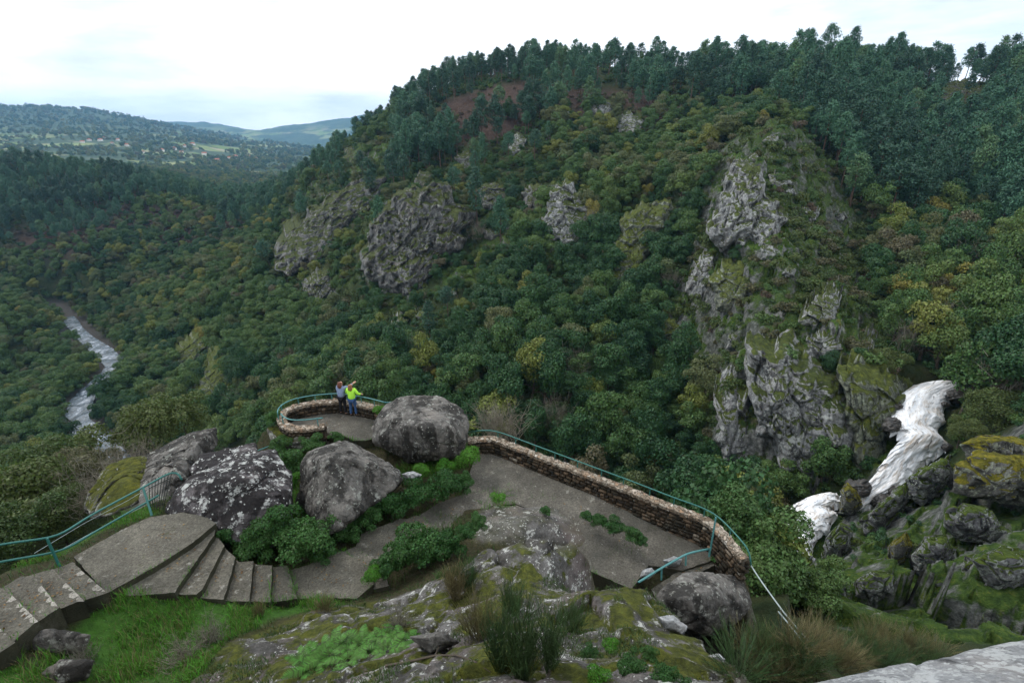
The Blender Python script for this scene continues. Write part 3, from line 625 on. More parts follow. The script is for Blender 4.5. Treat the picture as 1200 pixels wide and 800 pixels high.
def zone(px, py, D):
    if px < 330 and D > 200 and py < 300: return 'on the far left hill across the river'
    if px < 160: return 'on the wooded left bank of the river'
    if px < 330: return 'on the lower slope between the river and the lookout'
    if px < 560 and py < 230: return 'along the left ridge of the big hill'
    if px < 560: return 'on the slope above the lookout parapet'
    if py < 130: return 'on the skyline of the big hill'
    if px < 830 and py < 260: return 'above the central pale cliff'
    if px < 830: return 'in the gorge wood behind the long parapet wall'
    if py < 270: return 'on the steep right hillside above the spur'
    if px > 1000: return 'in the side valley above the waterfall'
    return 'around the rocky spur left of the waterfall'
TN = {'oak_dark': 'dark green broadleaf tree', 'oak_mid': 'mid green broadleaf tree', 'oak_gold': 'yellowing autumn broadleaf tree', 'oak_olive': 'dull olive brown broadleaf tree', 'pine': 'blue green pine tree', 'pine_dark': 'very dark green pine tree'}
def set_thing(kindname, part1, mesh1, part2, mesh2, loc, rz, sc, label, cat, group):
    e = empty(kindname, loc, rz, sc); tag(e, label, cat, group)
    for nm, me in ((part1, mesh1), (part2, mesh2)):
        if me is None: continue
        c = bpy.data.objects.new(nm, me); COL.objects.link(c); c.parent = e
    return e
rest = {}
for kd, cap in (('oak', 298), ('pine', 298)):
    ii = np.where(kind == kd)[0]; ii = ii[np.argsort(-(H[ii]/bd[ii]))]
    inside = (mx2[ii] > 5) & (mx2[ii] < 1195) & (my2[ii] > 5)
    ii = np.concatenate([ii[inside], ii[~inside]])
    for j in ii[:cap]:
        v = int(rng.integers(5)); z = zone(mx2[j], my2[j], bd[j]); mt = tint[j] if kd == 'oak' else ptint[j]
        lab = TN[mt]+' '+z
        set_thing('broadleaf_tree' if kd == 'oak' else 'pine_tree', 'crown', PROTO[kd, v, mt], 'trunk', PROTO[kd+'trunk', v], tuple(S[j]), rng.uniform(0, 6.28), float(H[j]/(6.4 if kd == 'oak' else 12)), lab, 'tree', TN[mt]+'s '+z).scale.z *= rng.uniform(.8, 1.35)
    rest[kd] = ii[cap:]

def gn_scatter(name, pts, scale, groups, label=None, seed=0, cat='wood', lift=0):
    """ONE object: points carrying instances of tree crowns; groups = list of (mesh list)"""
    me = bpy.data.meshes.new(name); pts = np.asarray(pts, np.float32)
    me.vertices.add(len(pts)); me.vertices.foreach_set('co', pts.ravel()); me.update()
    a = me.attributes.new('sc', 'FLOAT', 'POINT'); a.data.foreach_set('value', np.asarray(scale, np.float32))
    r = np.random.default_rng(seed)
    a = me.attributes.new('rz', 'FLOAT_VECTOR', 'POINT'); rv = np.zeros((len(pts), 3), np.float32); rv[:, 2] = r.uniform(0, 6.28, len(pts)); rv[:, :2] = r.normal(0, .05, (len(pts), 2)); a.data.foreach_set('vector', rv.ravel())
    a = me.attributes.new('gi', 'INT', 'POINT'); a.data.foreach_set('value', np.asarray(groups[1], np.int32))
    o = bpy.data.objects.new(name, me); COL.objects.link(o)
    ng = bpy.data.node_groups.new(name, 'GeometryNodeTree'); ng.interface.new_socket('Geometry', in_out='INPUT', socket_type='NodeSocketGeometry'); ng.interface.new_socket('Geometry', in_out='OUTPUT', socket_type='NodeSocketGeometry')
    nn = ng.nodes; gi = nn.new('NodeGroupInput'); go = nn.new('NodeGroupOutput'); lk = ng.links.new
    iop = nn.new('GeometryNodeInstanceOnPoints'); m2p = nn.new('GeometryNodeMeshToPoints')
    lk(gi.outputs[0], m2p.inputs['Mesh']); lk(m2p.outputs[0], iop.inputs['Points'])
    jn = nn.new('GeometryNodeJoinGeometry')
    for ob in reversed(groups[0]):
        oi = nn.new('GeometryNodeObjectInfo'); oi.transform_space = 'ORIGINAL'; oi.inputs['Object'].default_value = ob; oi.inputs['As Instance'].default_value = True
        lk(oi.outputs['Geometry'], jn.inputs[0])
    lk(jn.outputs[0], iop.inputs['Instance']); iop.inputs['Pick Instance'].default_value = True
    def attr(nm, ty, sock):
        x = nn.new('GeometryNodeInputNamedAttribute'); x.data_type = ty; x.inputs[0].default_value = nm
        for s_ in x.outputs:
            if s_.enabled and s_.name == 'Attribute': lk(s_, sock); break
    attr('gi', 'INT', iop.inputs['Instance Index']); attr('sc', 'FLOAT', iop.inputs['Scale'])
    x = nn.new('GeometryNodeInputNamedAttribute'); x.data_type = 'FLOAT_VECTOR'; x.inputs[0].default_value = 'rz'
    e2r = nn.new('FunctionNodeEulerToRotation'); lk([s_ for s_ in x.outputs if s_.enabled and s_.name == 'Attribute'][0], e2r.inputs[0]); lk(e2r.outputs[0], iop.inputs['Rotation'])
    lk(iop.outputs[0], go.inputs[0])
    md_ = o.modifiers.new('scatter', 'NODES'); md_.node_group = ng
    tag(o, label, cat, kind='stuff'); return o
# the instanced sources: crowns and trunks of real trees already standing in the scene
def find_child(nm, mesh):
    for o in bpy.data.objects:
        if o.type == 'MESH' and o.data == mesh: return o
src = {}
for v in range(5):
    for mt in ('oak_dark', 'oak_mid', 'oak_gold', 'oak_olive', 'pine', 'pine_dark'):
        kd = 'pine' if mt.startswith('pine') else 'oak'; o = find_child('', PROTO[kd, v, mt])
        if o: src[mt, v] = o
for v in range(5): src['pt', v] = find_child('', PROTO['pinetrunk', v])
def scatter_trees(name, ids, kd, label):
    obs = []; gi_ = []
    keys = [k for k in src if k[0].startswith(kd)]
    for k in keys: obs.append(src[k])
    for j in ids:
        mt = tint[j] if kd == 'oak' else ptint[j]; c = [q for q, k in enumerate(keys) if k[0] == mt] or [0]
        gi_.append(c[int(rng.integers(len(c)))])
    return gn_scatter(name, S[ids], H[ids]/(6.4 if kd == 'oak' else 12), (obs, gi_), label, 5)
if len(rest['oak']): scatter_trees('broadleaf_wood', rest['oak'], 'oak', 'far broadleaf wood covering the slopes around the river and the big hill')
if len(rest['pine']):
    scatter_trees('pine_wood', rest['pine'], 'pine', 'far pine wood covering the hilltops')
    ids = rest['pine']; ids = ids[by[ids] < 260]
    gn_scatter('pine_stems', S[ids], H[ids]/12, ([src['pt', v] for v in range(5) if src['pt', v]], rng.integers(0, 5, len(ids))), 'bare trunks of the far pine wood', 6)
# ------------------------------------------------------------------ low scrub over the slopes
def shr(kd, v): return PROTO['bush', v, kd]
U = slope_sites([(24, 70, 1.3), (70, 130, 1.75), (130, 260, 3.0), (260, 560, 4.6)])
ux, uy, ud = proj(U); rv_ = polydist(U[:, 0], U[:, 1], RIVXY, False)
ok, _, _, _ = visible(U[:, 0], U[:, 1], U[:, 2]+1.5)
ur = rng.random(len(U))
usp = inpoly(ux, uy, REG['spur']) & (ud < 150); ubk = inpoly(ux, uy, REG['bank']) & (ud < 62)
ubr = (inpoly(ux, uy, REG['brown']) | inpoly(ux, uy, REG['clear'])); ubr2 = inpoly(ux, uy, REG['brown2']) & (ud > 200)
un = fbm(U/7, 3, 55)
up_ = U.copy(); up_[:, 2] += 1.0; uhx, uhy, _ = proj(up_)
bad = (rv_ < 6.5) | ((in_any(ux, uy, OUTP) | in_any(uhx, uhy, OUTP)) & (ur > .2) & (un < .2)) | in_any(ux, uy, [FALL]) | in_any(uhx, uhy, [FALL]) | (usp & (un < -.12) & (ur > .5)) | (ubk & (un < -.1) & (ur > .4)) | (ubr & (un < -.05)) | (ud < 34) | (inpoly(uhx, uhy, RPX) & (ud > 120))
k = ok & ~bad; U, ux, uy, ud, ur, usp, ubk, ubr, ubr2, un = [a_[k] for a_ in (U, ux, uy, ud, ur, usp, ubk, ubr, ubr2, un)]
us = rng.uniform(.6, 1.35, len(U))*np.interp(ud, [30, 60, 130, 300], [.62, .85, 1.2, 1.9])
us[usp] *= rng.uniform(.6, 1.5, usp.sum()); us[ubr] *= .6; us[ubk] *= rng.uniform(.35, .9, ubk.sum())
ut = np.where(ur < .45, 'oak_dark', np.where(ur < .75, 'oak_mid', 'heath')).astype(object); ut[usp & (ur < .5)] = 'heath'; ut[usp & (ur > .93)] = 'brown'
ut[ubr] = 'brown'; ut[ubr & (ur > .7)] = 'heath'; ut[ubr2 & (ur > .4)] = 'brown'
inr = inpoly(ux, uy, REG['ridge']); ut[inr & (ur > .35)] = 'heath'
print('scrub', len(U))
sc_order = np.argsort(-(us/ud)); sc_order = sc_order[(ux[sc_order] > 5) & (ux[sc_order] < 1195)]
chosen = sc_order[:260]; others = np.setdiff1d(np.arange(len(U)), chosen)
BN = {'heath': 'olive green heath bush', 'brown': 'brown heath bush', 'oak_mid': 'mid green scrub bush', 'oak_dark': 'dark green scrub bush'}
bsrc = {}
for j in chosen:
    v = int(rng.integers(3)); z = 'on the waterfall side of the gorge' if ux[j] > 900 else ('on the rocky spur' if ux[j] > 780 else 'at the bottom of the gorge wood')
    if ux[j] < 400: z = 'on the slope below the lookout'
    e = set_thing('scrub_bush', 'foliage', shr(ut[j], v), 'stem', PROTO['bushstem', v], tuple(U[j]), rng.uniform(0, 6.28), float(us[j]), BN[ut[j]]+' '+z, 'bush', BN[ut[j]]+'es '+z)
for v in range(3):
    for mt in BN:
        o = find_child('', PROTO['bush', v, mt])
        if o: bsrc[mt, v] = o
keys = list(bsrc); gi_ = []
fallb = [q for q, k_ in enumerate(keys)]
for j in others:
    c = [q for q, k_ in enumerate(keys) if k_[0] == ut[j]] or fallb; gi_.append(c[int(rng.integers(len(c)))])
if 'brown' not in [k_[0] for k_ in keys]: print('WARN no brown source')
gn_scatter('hillside_scrub', U[others], us[others], ([bsrc[k_] for k_ in keys], gi_), 'low scrub between the trees all over the slopes', 8, 'scrub')

# ------------------------------------------------------------------ far country
def far_sheet(name, pts, r0, r1, na, nr_, mat, amp, sd):
    pts = np.array([P(*a_) for a_ in pts]+[np.array([a_[0], a_[1], a_[2]]) for a_ in []])
    tt = TPS(azlr(pts), pts[:, 2]/np.hypot(pts[:, 0], pts[:, 1]), 1e-3)
    A_, L_ = np.meshgrid(np.linspace(R_(-66), R_(0), na), np.linspace(math.log(r0), math.log(r1), nr_), indexing='ij')
    z = tt(np.stack([A_.ravel()*1.6, L_.ravel()], -1)).reshape(A_.shape); r = np.exp(L_)
    X, Y = r*np.sin(A_), r*np.cos(A_); Z = z*r+fbm(np.stack([X/300, Y/300, 0*X], -1), 5, sd)*amp*r/1500
    V = np.stack([X, Y, Z], -1).reshape(-1, 3); I = np.arange(na*nr_).reshape(na, nr_)
    Fq = np.stack([I[:-1, :-1], I[:-1, 1:], I[1:, 1:], I[1:, :-1]], -1).reshape(-1, 4)[:, ::-1]
    o = mk(name, V, Fq, mat, smooth=True); tag(o, kind='structure'); return o, X, Y, Z
def far_mat(name, sc, fieldcut):
    m, nt = newmat(name); n = N(nt); p = pos(n)
    f = noise(n, p, sc, 6, .65); fine = noise(n, p, sc*14, 5, .75)
    wood = ramp(n, fine, [(.3, (.012, .03, .014)), (.5, (.03, .06, .025)), (.7, (.06, .1, .04))])
    v = n('ShaderNodeTexVoronoi', feature='F1'); v.inputs['Scale'].default_value = sc*4; n.l(p, v.inputs['Vector'])
    fld = ramp(n, n_sep(n, v.outputs['Color']), [(.2, (.1, .16, .04)), (.45, (.2, .24, .08)), (.7, (.26, .23, .15)), (.9, (.13, .2, .05))])
    sz_ = n('ShaderNodeSeparateXYZ'); n.l(p, sz_.inputs[0])
    low = math_(n, 'MULTIPLY', math_(n, 'SUBTRACT', fieldcut, sz_.outputs[2]), .012, True)
    fm = math_(n, 'MULTIPLY', ramp(n, f, [(.5, g(0)), (.55, g(1))]), low, True)
    out(n, mix(n, fm, wood, fld), .95, None); return m
def n_sep(n, c):
    s_ = n('ShaderNodeSeparateColor'); n.l(c, s_.inputs[0]); return s_.outputs[0]
FS, FX, FY, FZ = far_sheet('far_valley', [(-300, 190, 620), (-300, 118, 3000), (-300, 150, 1800), (0, 215, 640), (0, 195, 900), (0, 165, 1600), (0, 140, 2300), (0, 127, 3000), (90, 128, 3000), (140, 137, 2950), (190, 149, 2850), (250, 162, 2700), (320, 176, 2400), (420, 186, 2200), (600, 190, 2200),
     (100, 215, 700), (100, 180, 1300), (130, 160, 1900), (180, 205, 900), (200, 180, 1500), (240, 225, 750), (240, 205, 1100), (260, 185, 1600), (330, 215, 900), (350, 195, 1500), (450, 215, 900), (450, 200, 1500), (600, 220, 900),
     (0, 150, 5000), (150, 165, 5000), (300, 180, 5000), (450, 190, 5000), (-300, 150, 5000)], 560, 5200, 300, 240, far_mat('far valley', .004, 60), 9, 41)
far_sheet('distant_ridge', [(-300, 135, 5500), (0, 140, 5500), (150, 141, 5600), (200, 143, 5600), (240, 146, 5700), (265, 149, 5700), (298, 156, 6000), (345, 152, 5800), (385, 144, 5600), (430, 136, 5500), (470, 133, 5500), (600, 130, 5500),
     (0, 170, 4300), (200, 172, 4300), (300, 174, 4300), (430, 172, 4300), (600, 172, 4300), (0, 165, 7000), (200, 170, 7000), (300, 170, 7000), (430, 170, 7000), (600, 170, 7000)], 4200, 7000, 220, 90, far_mat('distant ridge', .0022, 120), 14, 47)
xs, ys, zs = FX.ravel(), FY.ravel(), FZ.ravel()
sel = rng.integers(0, len(xs), 34000); fx_, fy_, fz_ = xs[sel]+rng.normal(0, 6, len(sel)), ys[sel]+rng.normal(0, 6, len(sel)), zs[sel]
ppx, ppy, pdd = proj(np.stack([fx_, fy_, fz_], -1)); fn = fbm(np.stack([fx_/140, fy_/140, 0*fx_], -1), 3, 61)
k = (ppx > -60) & (ppx < 460) & (pdd > 560) & ((fn > -.12) | (fz_ > 40)) & (rng.random(len(sel)) < .75)
fsrc = [src[k_] for k_ in src if k_[0].startswith('oak')]; fw = np.stack([fx_, fy_, fz_-1], -1)[k]
gn_scatter('far_woodland', fw, rng.uniform(1.0, 2.1, len(fw))*np.clip(pdd[k]/1500, 1, 1.7), (fsrc, rng.integers(0, len(fsrc), len(fw))), 'hazy woods of the far valley', 9)
M['plaster'] = simple('plaster', (.6, .58, .52), .8, None, c2=(.78, .76, .7)); M['roof'] = simple('roof tile', (.3, .1, .06), .8, None, c2=(.42, .17, .1))
def hfar(px, py):
    r = ray(px, py); D = np.linspace(600, 3200, 900); p = r[None]*D[:, None]; a = np.arctan2(p[:, 0], p[:, 1]); l = np.log(np.hypot(p[:, 0], p[:, 1]))
    i = np.clip(((a-R_(-66))/R_(66)*299).astype(int), 0, 299); j = np.clip(((l-math.log(560))/(math.log(5200)-math.log(560))*239).astype(int), 0, 239)
    b_ = p[:, 2] < FZ[i, j]; return p[np.argmax(b_)] if b_.any() else None
hw = MB(); hw.prism([(-6, -4, 6), (6, -4, 6), (6, 4, 6), (-6, 4, 6)], 0-4); wm = hw.build('wall', M['plaster']).data; bpy.data.objects.remove(bpy.data.objects['wall'])
hr = MB(); hr.add([(-6.6, -4.6, 5.8), (6.6, -4.6, 5.8), (6.6, 4.6, 5.8), (-6.6, 4.6, 5.8), (-6.6, 0, 9), (6.6, 0, 9)], [(0, 1, 5, 4), (2, 3, 4, 5), (0, 4, 3), (1, 2, 5), (3, 2, 1, 0)]); rm = hr.build('roof', M['roof']).data; bpy.data.objects.remove(bpy.data.objects['roof'])
for px, py in [(113, 161), (118, 166), (124, 163), (105, 166), (138, 165), (132, 170), (150, 172), (97, 168), (205, 176), (217, 173), (226, 171), (213, 180), (268, 187), (276, 186), (290, 186), (168, 180), (190, 178), (240, 182), (255, 190), (300, 188)]:
    c = hfar(px, py)
    if c is None: continue
    e = empty('house', tuple(c), rng.uniform(0, 3), float(rng.uniform(.8, 1.35))); tag(e, 'tiny pale house with red roof in the distant village', 'house', 'houses of the distant village')
    for nm, me in (('wall', wm), ('roof', rm)):
        o = bpy.data.objects.new(nm, me); COL.objects.link(o); o.parent = e

# ------------------------------------------------------------------ water
m, nt = newmat('white water'); n = N(nt)
uv = n('ShaderNodeAttribute', attribute_name='flow').outputs['Vector']
f1 = noise(n, mapv(n, uv, (8, 1.8, 1)), 1.0, 8, .62, .9); f2 = noise(n, mapv(n, uv, (3.0, 1.6, 1)), 1.0, 5, .65, 1.6)
tan = mix(n, ramp(n, f2, [(.42, g(0)), (.56, g(1))]), (.55, .6, .66), (.36, .27, .18))
f3 = noise(n, mapv(n, uv, (16, 4, 1), (0, 0, .1)), 1.0, 6, .65, .6)
c = mix(n, ramp(n, math_(n, 'MULTIPLY', math_(n, 'ADD', f1, f3), .5), [(.36, g(0)), (.58, g(1))]), tan, (.88, .9, .93))
c = mix(n, ramp(n, noise(n, mapv(n, uv, (7, 2.6, 1), (0, 0, .3)), 1.3, 6, .7, 1.2), [(.34, g(.85)), (.41, g(0))]), c, (.06, .055, .05))
out(n, c, .9, None, 0, 0, .15); M['foam'] = m
m, nt = newmat('river water'); n = N(nt); p = pos(n)
w1 = noise(n, mapv(n, p, (1, .55, 1), (0, 0, -.5)), .3, 7, .7, 1.2)
c = ramp(n, w1, [(.4, (.04, .055, .065)), (.52, (.1, .13, .16)), (.62, (.3, .34, .4)), (.72, (.75, .78, .83))]); out(n, c, .25, w1, .5, .3, .5); M['river'] = m
def water_strip(name, rows, mat, nl=150, nw=40, amp=.35, lift=.0, sd=0):
    rows = np.array([np.concatenate([P(*a_), P(*b_)]) for a_, b_ in rows]); t0 = np.linspace(0, 1, len(rows)); t = np.linspace(0, 1, nl)
    A_ = np.stack([np.interp(t, t0, rows[:, i]) for i in range(6)], -1)
    for _ in range(6): A_[1:-1] = (A_[:-2]+A_[1:-1]*2+A_[2:])/4
    _w = np.stack([t*11, 0*t+sd, 0*t], -1); A_[:, 0] += fbm(_w, 4, 31)*.9; A_[:, 3] += fbm(_w+5, 4, 33)*1.1
    u = np.linspace(0, 1, nw); W = A_[:, None, :3]*(1-u)[None, :, None]+A_[:, None, 3:]*u[None, :, None]
    q = np.stack([u[None]*6+0*t[:, None], t[:, None]*26+0*u[None], 0*t[:, None]*u[None]+sd], -1)
    ed = np.sin(np.pi*u)[None]**.5
    dn = fbm(q, 5, 70+sd, .6)+.5*ridged(q*1.7, 3, 80)
    dn = fbm(q*np.array([.7, .25, 1]), 2, 91)*1.0+fbm(q*np.array([4, 1.6, 1]), 3, 95, .6)*.28; W[..., 2] += (dn*amp+.25)*ed-.9*(1-ed)+lift; W[..., 1] -= dn*amp*.8*ed
    W[..., :2] += ((1-ed)*fbm(q*1.6, 4, 5)*1.6)[..., None]
    I = np.arange(nl*nw).reshape(nl, nw); Fq = np.stack([I[:-1, :-1], I[:-1, 1:], I[1:, 1:], I[1:, :-1]], -1).reshape(-1, 4)
    fl = np.stack([u[None]+0*t[:, None], t[:, None]*4+0*u[None], 0*W[..., 0]+sd], -1).reshape(-1, 3)
    o = mk(name, W.reshape(-1, 3), Fq, mat, smooth=True, attrs={'flow': fl}); tag(o, kind='structure'); return o
water_strip('waterfall', WF, M['foam'], 240, 70, .22)
water_strip('waterfall_lower', WF2, M['foam'], 110, 50, .2, sd=3)
rr = [(x, y, z) for x, y, z in RIV[1:]]; rr[0] = (78, 372, -88)
C_ = np.array([PZ(*a_) for a_ in rr]); t0 = np.linspace(0, 1, len(C_)); t = np.linspace(0, 1, 160); C2 = np.stack([np.interp(t, t0, C_[:, i]) for i in range(3)], -1)
for _ in range(4): C2[1:-1] = (C2[:-2]+2*C2[1:-1]+C2[2:])/4
T_ = np.gradient(C2, axis=0); Nn = np.stack([T_[:, 1], -T_[:, 0]], -1); Nn /= np.linalg.norm(Nn, axis=1)[:, None]
u = np.linspace(-1, 1, 24); wd = 3.1+1.3*fbm(np.stack([t*14, 0*t, 0*t], -1), 2, 5)
W = np.zeros((160, 24, 3)); W[..., :2] = C2[:, None, :2]+Nn[:, None]*(u[None, :, None]*wd[:, None, None]); W[..., 2] = C2[:, None, 2]+.25+fbm(np.stack([W[..., 0]*.4, W[..., 1]*.4, 0*W[..., 0]], -1), 4, 3)*.35
I = np.arange(160*24).reshape(160, 24)
tag(mk('river', W.reshape(-1, 3), np.stack([I[:-1, :-1], I[:-1, 1:], I[1:, 1:], I[1:, :-1]], -1).reshape(-1, 4), M['river'], smooth=True), kind='structure')
#@@PART3@@
if 0:
    pass
# ------------------------------------------------------------------ near materials
M['granite'] = rock_mat('boulder granite', (.17, .162, .15), .75, .5, .24, 1.0, (.07, .085, .018), (.4, .41, .37), 1, .15, .6)
M['granite_dark'] = rock_mat('dark boulder granite', (.12, .11, .115), 1.1, .62, .16, 1.0, (.06, .08, .02), (.66, .68, .66), 1, .1, .55)
M['granite_mossy'] = rock_mat('mossy boulder granite', (.16, .155, .14), .6, .75, .5, .9, (.075, .085, .012), (.5, .52, .46), 0, .1, .6)
M['granite_pale'] = rock_mat('pale slab granite', (.33, .34, .35), .22, .75, .0, 1.6, (.1, .11, .05), (.62, .64, .64), 0, .35, .2)
def concrete(name, c=(.13, .122, .1), moss=.45):
    m, nt = newmat(name); n = N(nt); p = pos(n)
    f = noise(n, p, 17, 6, .85); b = noise(n, p, 1.2, 6, .65)
    col = mix(n, .75, ramp(n, b, [(.3, tuple(x*.6 for x in c)), (.55, c), (.75, tuple(x*1.4 for x in c))]), ramp(n, f, [(.34, g(.12)), (.5, g(.5)), (.66, g(.92))]), 'OVERLAY')
    col = mix(n, ramp(n, noise(n, p, 2.3, 7, .75), [(.7-.2*moss, g(0)), (.84-.2*moss, g(.75))]), col, (.055, .07, .02))
    col = mix(n, ramp(n, noise(n, p, 3.4, 7, .75), [(.6, g(0)), (.64, g(.55))]), col, (.38, .37, .33))
    vc = n('ShaderNodeTexVoronoi', feature='DISTANCE_TO_EDGE'); vc.inputs['Scale'].default_value = .75; nn = n('ShaderNodeTexNoise'); nn.inputs['Scale'].default_value = 2.2; nn.inputs['Detail'].default_value = 5; n.l(p, nn.inputs['Vector']); n.l(mix(n, .35, p, nn.outputs['Color'], 'ADD'), vc.inputs['Vector'])
    col = mix(n, math_(n, 'MULTIPLY', ramp(n, vc.outputs['Distance'], [(.003, g(.7)), (.016, g(0))]), ramp(n, noise(n, p, .9, 3), [(.48, g(0)), (.6, g(.7))])), col, (.04, .04, .026))
    col = mix(n, ramp(n, noise(n, p, .55, 4, .6), [(.5, g(0)), (.66, g(.55))]), col, (.05, .052, .045))
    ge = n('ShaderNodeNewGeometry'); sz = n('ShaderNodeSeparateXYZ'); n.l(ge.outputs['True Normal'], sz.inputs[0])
    col = mix(n, ramp(n, sz.outputs[2], [(.3, g(.85)), (.6, g(0))]), col, ramp(n, b, [(.35, (.02, .022, .012)), (.6, (.05, .05, .03)), (.75, (.12, .115, .09))]))  # upright faces darker: riser dirt and moss, plus shade painted into the colour
    out(n, col, .95, f, .9, .045, .2); return m
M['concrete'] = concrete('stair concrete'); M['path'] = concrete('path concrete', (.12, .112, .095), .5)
m, nt = newmat('wall stones'); n = N(nt); p = pos(n); ge = n('ShaderNodeNewGeometry'); ri = ge.outputs['Random Per Island']
c = ramp(n, ri, [(0, (.022, .017, .013)), (.45, (.055, .04, .027)), (.75, (.1, .07, .045)), (.93, (.17, .12, .08)), (1, (.3, .27, .22))])
c = mix(n, ramp(n, noise(n, p, 1.6, 6, .7), [(.45, g(0)), (.6, g(.85))]), c, (.025, .024, .018)); c = mix(n, ramp(n, noise(n, p, 9, 5, .7), [(.6, g(0)), (.68, g(.5))]), c, (.35, .34, .3))
out(n, c, .9, noise(n, p, 22, 5, .7), .7, .03, .2); M['stones'] = m
m, nt = newmat('coping stones'); n = N(nt); p = pos(n)
v = n('ShaderNodeTexVoronoi', feature='F1'); v.inputs['Scale'].default_value = 7.5; n.l(p, v.inputs['Vector']); ve = n('ShaderNodeTexVoronoi', feature='DISTANCE_TO_EDGE'); ve.inputs['Scale'].default_value = 7.5; n.l(p, ve.inputs['Vector'])
sc_ = n('ShaderNodeSeparateColor'); n.l(v.outputs['Color'], sc_.inputs[0])
c = ramp(n, sc_.outputs[0], [(0, (.13, .095, .065)), (.3, (.26, .21, .16)), (.6, (.38, .34, .28)), (.8, (.3, .2, .13)), (1, (.5, .46, .4))])
c = mix(n, ramp(n, noise(n, p, 7, 6, .75), [(.5, g(0)), (.6, g(.7))]), c, (.07, .06, .045)); c = mix(n, ramp(n, ve.outputs['Distance'], [(.03, g(.85)), (.09, g(0))]), c, (.07, .055, .04))
out(n, c, .9, noise(n, p, 22, 5, .7), .7, .03, .2); M['coping'] = m
M['mortar'] = simple('mortar', (.05, .042, .03), .95, 20, c2=(.09, .075, .055))
M['green_paint'] = simple('green rail paint', (.015, .11, .095), .45, None, .5, c2=(.022, .14, .12), sc=14)
M['blue_paint'] = simple('pale turquoise rail paint', (.04, .17, .17), .5, None, .5, c2=(.08, .24, .24), sc=14)
M['iron'] = simple('dark iron', (.015, .022, .02), .6, None); M['cable'] = simple('grey steel cable', (.25, .3, .3), .5, None, .5, .3)

# ------------------------------------------------------------------ near ground sheet
PROM = [(-14.5, 3), (-13.6, 8), (-12.9, 10.6), (-11.9, 13.0), (-11, 15), (-10.9, 17.4), (-11.3, 20.2), (-10.2, 22.4), (-7.6, 22.9), (-5.4, 22.2), (-3.6, 21.2), (-1.4, 18.9), (1.2, 17.1), (4.1, 15.2), (6.5, 13.7), (7.2, 12.2), (6.0, 11.9), (4.6, 10.9), (3.6, 9.2), (3.3, 7.5), (3.4, 5.6), (3.9, 3.4), (5.5, 1), (8, -4), (-18, -6)]
NP_ = []
def nq(px, py, z): NP_.append(PZ(px, py, z))
for t in """60 790 -10.2;200 730 -11.0;330 715 -11.75;120 760 -10.7;10 790 -9.9;125 701 -10.72;60 720 -10.5;20 748 -10.25;160 699 -10.62;210 696 -10.8;236 698 -10.95;262 706 -11.1;292 708 -11.27;318 708 -11.44;346 706 -11.6;400 706 -11.68;0 760 -10.2
88 648 -10.75;40 665 -10.5;0 680 -10.3;150 615 -10.8;190 600 -11;10 660 -10.7;60 645 -10.8
300 650 -11.7;340 640 -11.8;330 600 -12.1;400 640 -12;450 600 -12.25;500 550 -12.3;300 560 -12.3;250 600 -11.6;550 530 -12.3;420 690 -11.85;455 690 -11.95;470 650 -12.05;505 640 -12.1
600 560 -12.4;660 590 -12.4;640 650 -12.35;690 658 -12.5;730 668 -12.6;765 690 -12.8;720 600 -12.6;800 640 -12.85;835 650 -12.95;560 540 -12.3;712 650 -12.5
600 603 -11.85;650 600 -12.1;690 620 -12.35;570 605 -11.8;560 625 -11.75;640 620 -11.7;610 625 -11.5
350 500 -12.3;400 500 -12.3;440 490 -12.3;380 530 -12.6;340 540 -12.8;460 540 -12.4;420 525 -12.4;325 490 -12.6
640 636 -10.0;600 645 -10.35;560 655 -10.8;690 648 -10.1;520 680 -10.8;480 700 -10.9;440 706 -11.2;400 712 -11.1;350 725 -10.9;300 745 -10.6;260 765 -10.2;240 790 -9.8
740 695 -9.35;780 735 -8.6;815 760 -8.0;845 785 -7.6;400 760 -9.5;350 780 -9.2;420 790 -8.4;500 730 -9.6;500 785 -7.5;560 740 -8.8;620 700 -9.1;680 700 -9.0;700 750 -7.8;640 780 -6.9;760 790 -7.0;560 795 -6.9;720 795 -6.7""".replace('\n', ';').split(';'):
    nq(*map(float, t.split()))
for x, y, z in [(0, 3, -5.4), (0, 1.8, -3.6), (0, .6, -1.9), (-1, -3, -1.6), (2.5, .6, -2.2), (2.5, 3, -5.2), (-3, 3, -6.5), (-3, .5, -3.2), (-6, 4, -8.6), (-6, 0, -4.5), (-10, 4, -9.3), (-10, 0, -7), (-15, 0, -7), (-15, 6, -9.6), (4.5, 0, -3), (6, -4, -3),
                (5.2, 11.6, -13.0), (4.6, 11, -13.3), (2.4, 11, -12.9), (1.2, 11.6, -12.6), (0, 11.8, -12.2), (3.3, 10.4, -13.3), (2.2, 9.9, -12.6)]: NP_.append(np.array([x, y, z]))
NP_ = np.array(NP_); nt_ = TPS(NP_[:, :2]/10, NP_[:, 2], 4e-4)
STEP = .07; nx = np.arange(-19, 11, STEP); ny = np.arange(-5, 26, STEP)
NX, NY = np.meshgrid(nx, ny, indexing='ij')
cx_, cy_ = np.meshgrid(np.arange(-19.3, 11.5, .35), np.arange(-5.3, 26.6, .35), indexing='ij')
czz = nt_(np.stack([cx_.ravel()/10, cy_.ravel()/10], -1)).reshape(cx_.shape)
def nb(G, x, y, x0=-19.3, y0=-5.3, st=.35):
    i = np.clip((x-x0)/st, 0, G.shape[0]-1.001); j = np.clip((y-y0)/st, 0, G.shape[1]-1.001); a = i.astype(int); b = j.astype(int); u = i-a; v = j-b
    return G[a, b]*(1-u)*(1-v)+G[a+1, b]*u*(1-v)+G[a, b+1]*(1-u)*v+G[a+1, b+1]*u*v
NZ = nb(czz, NX, NY)
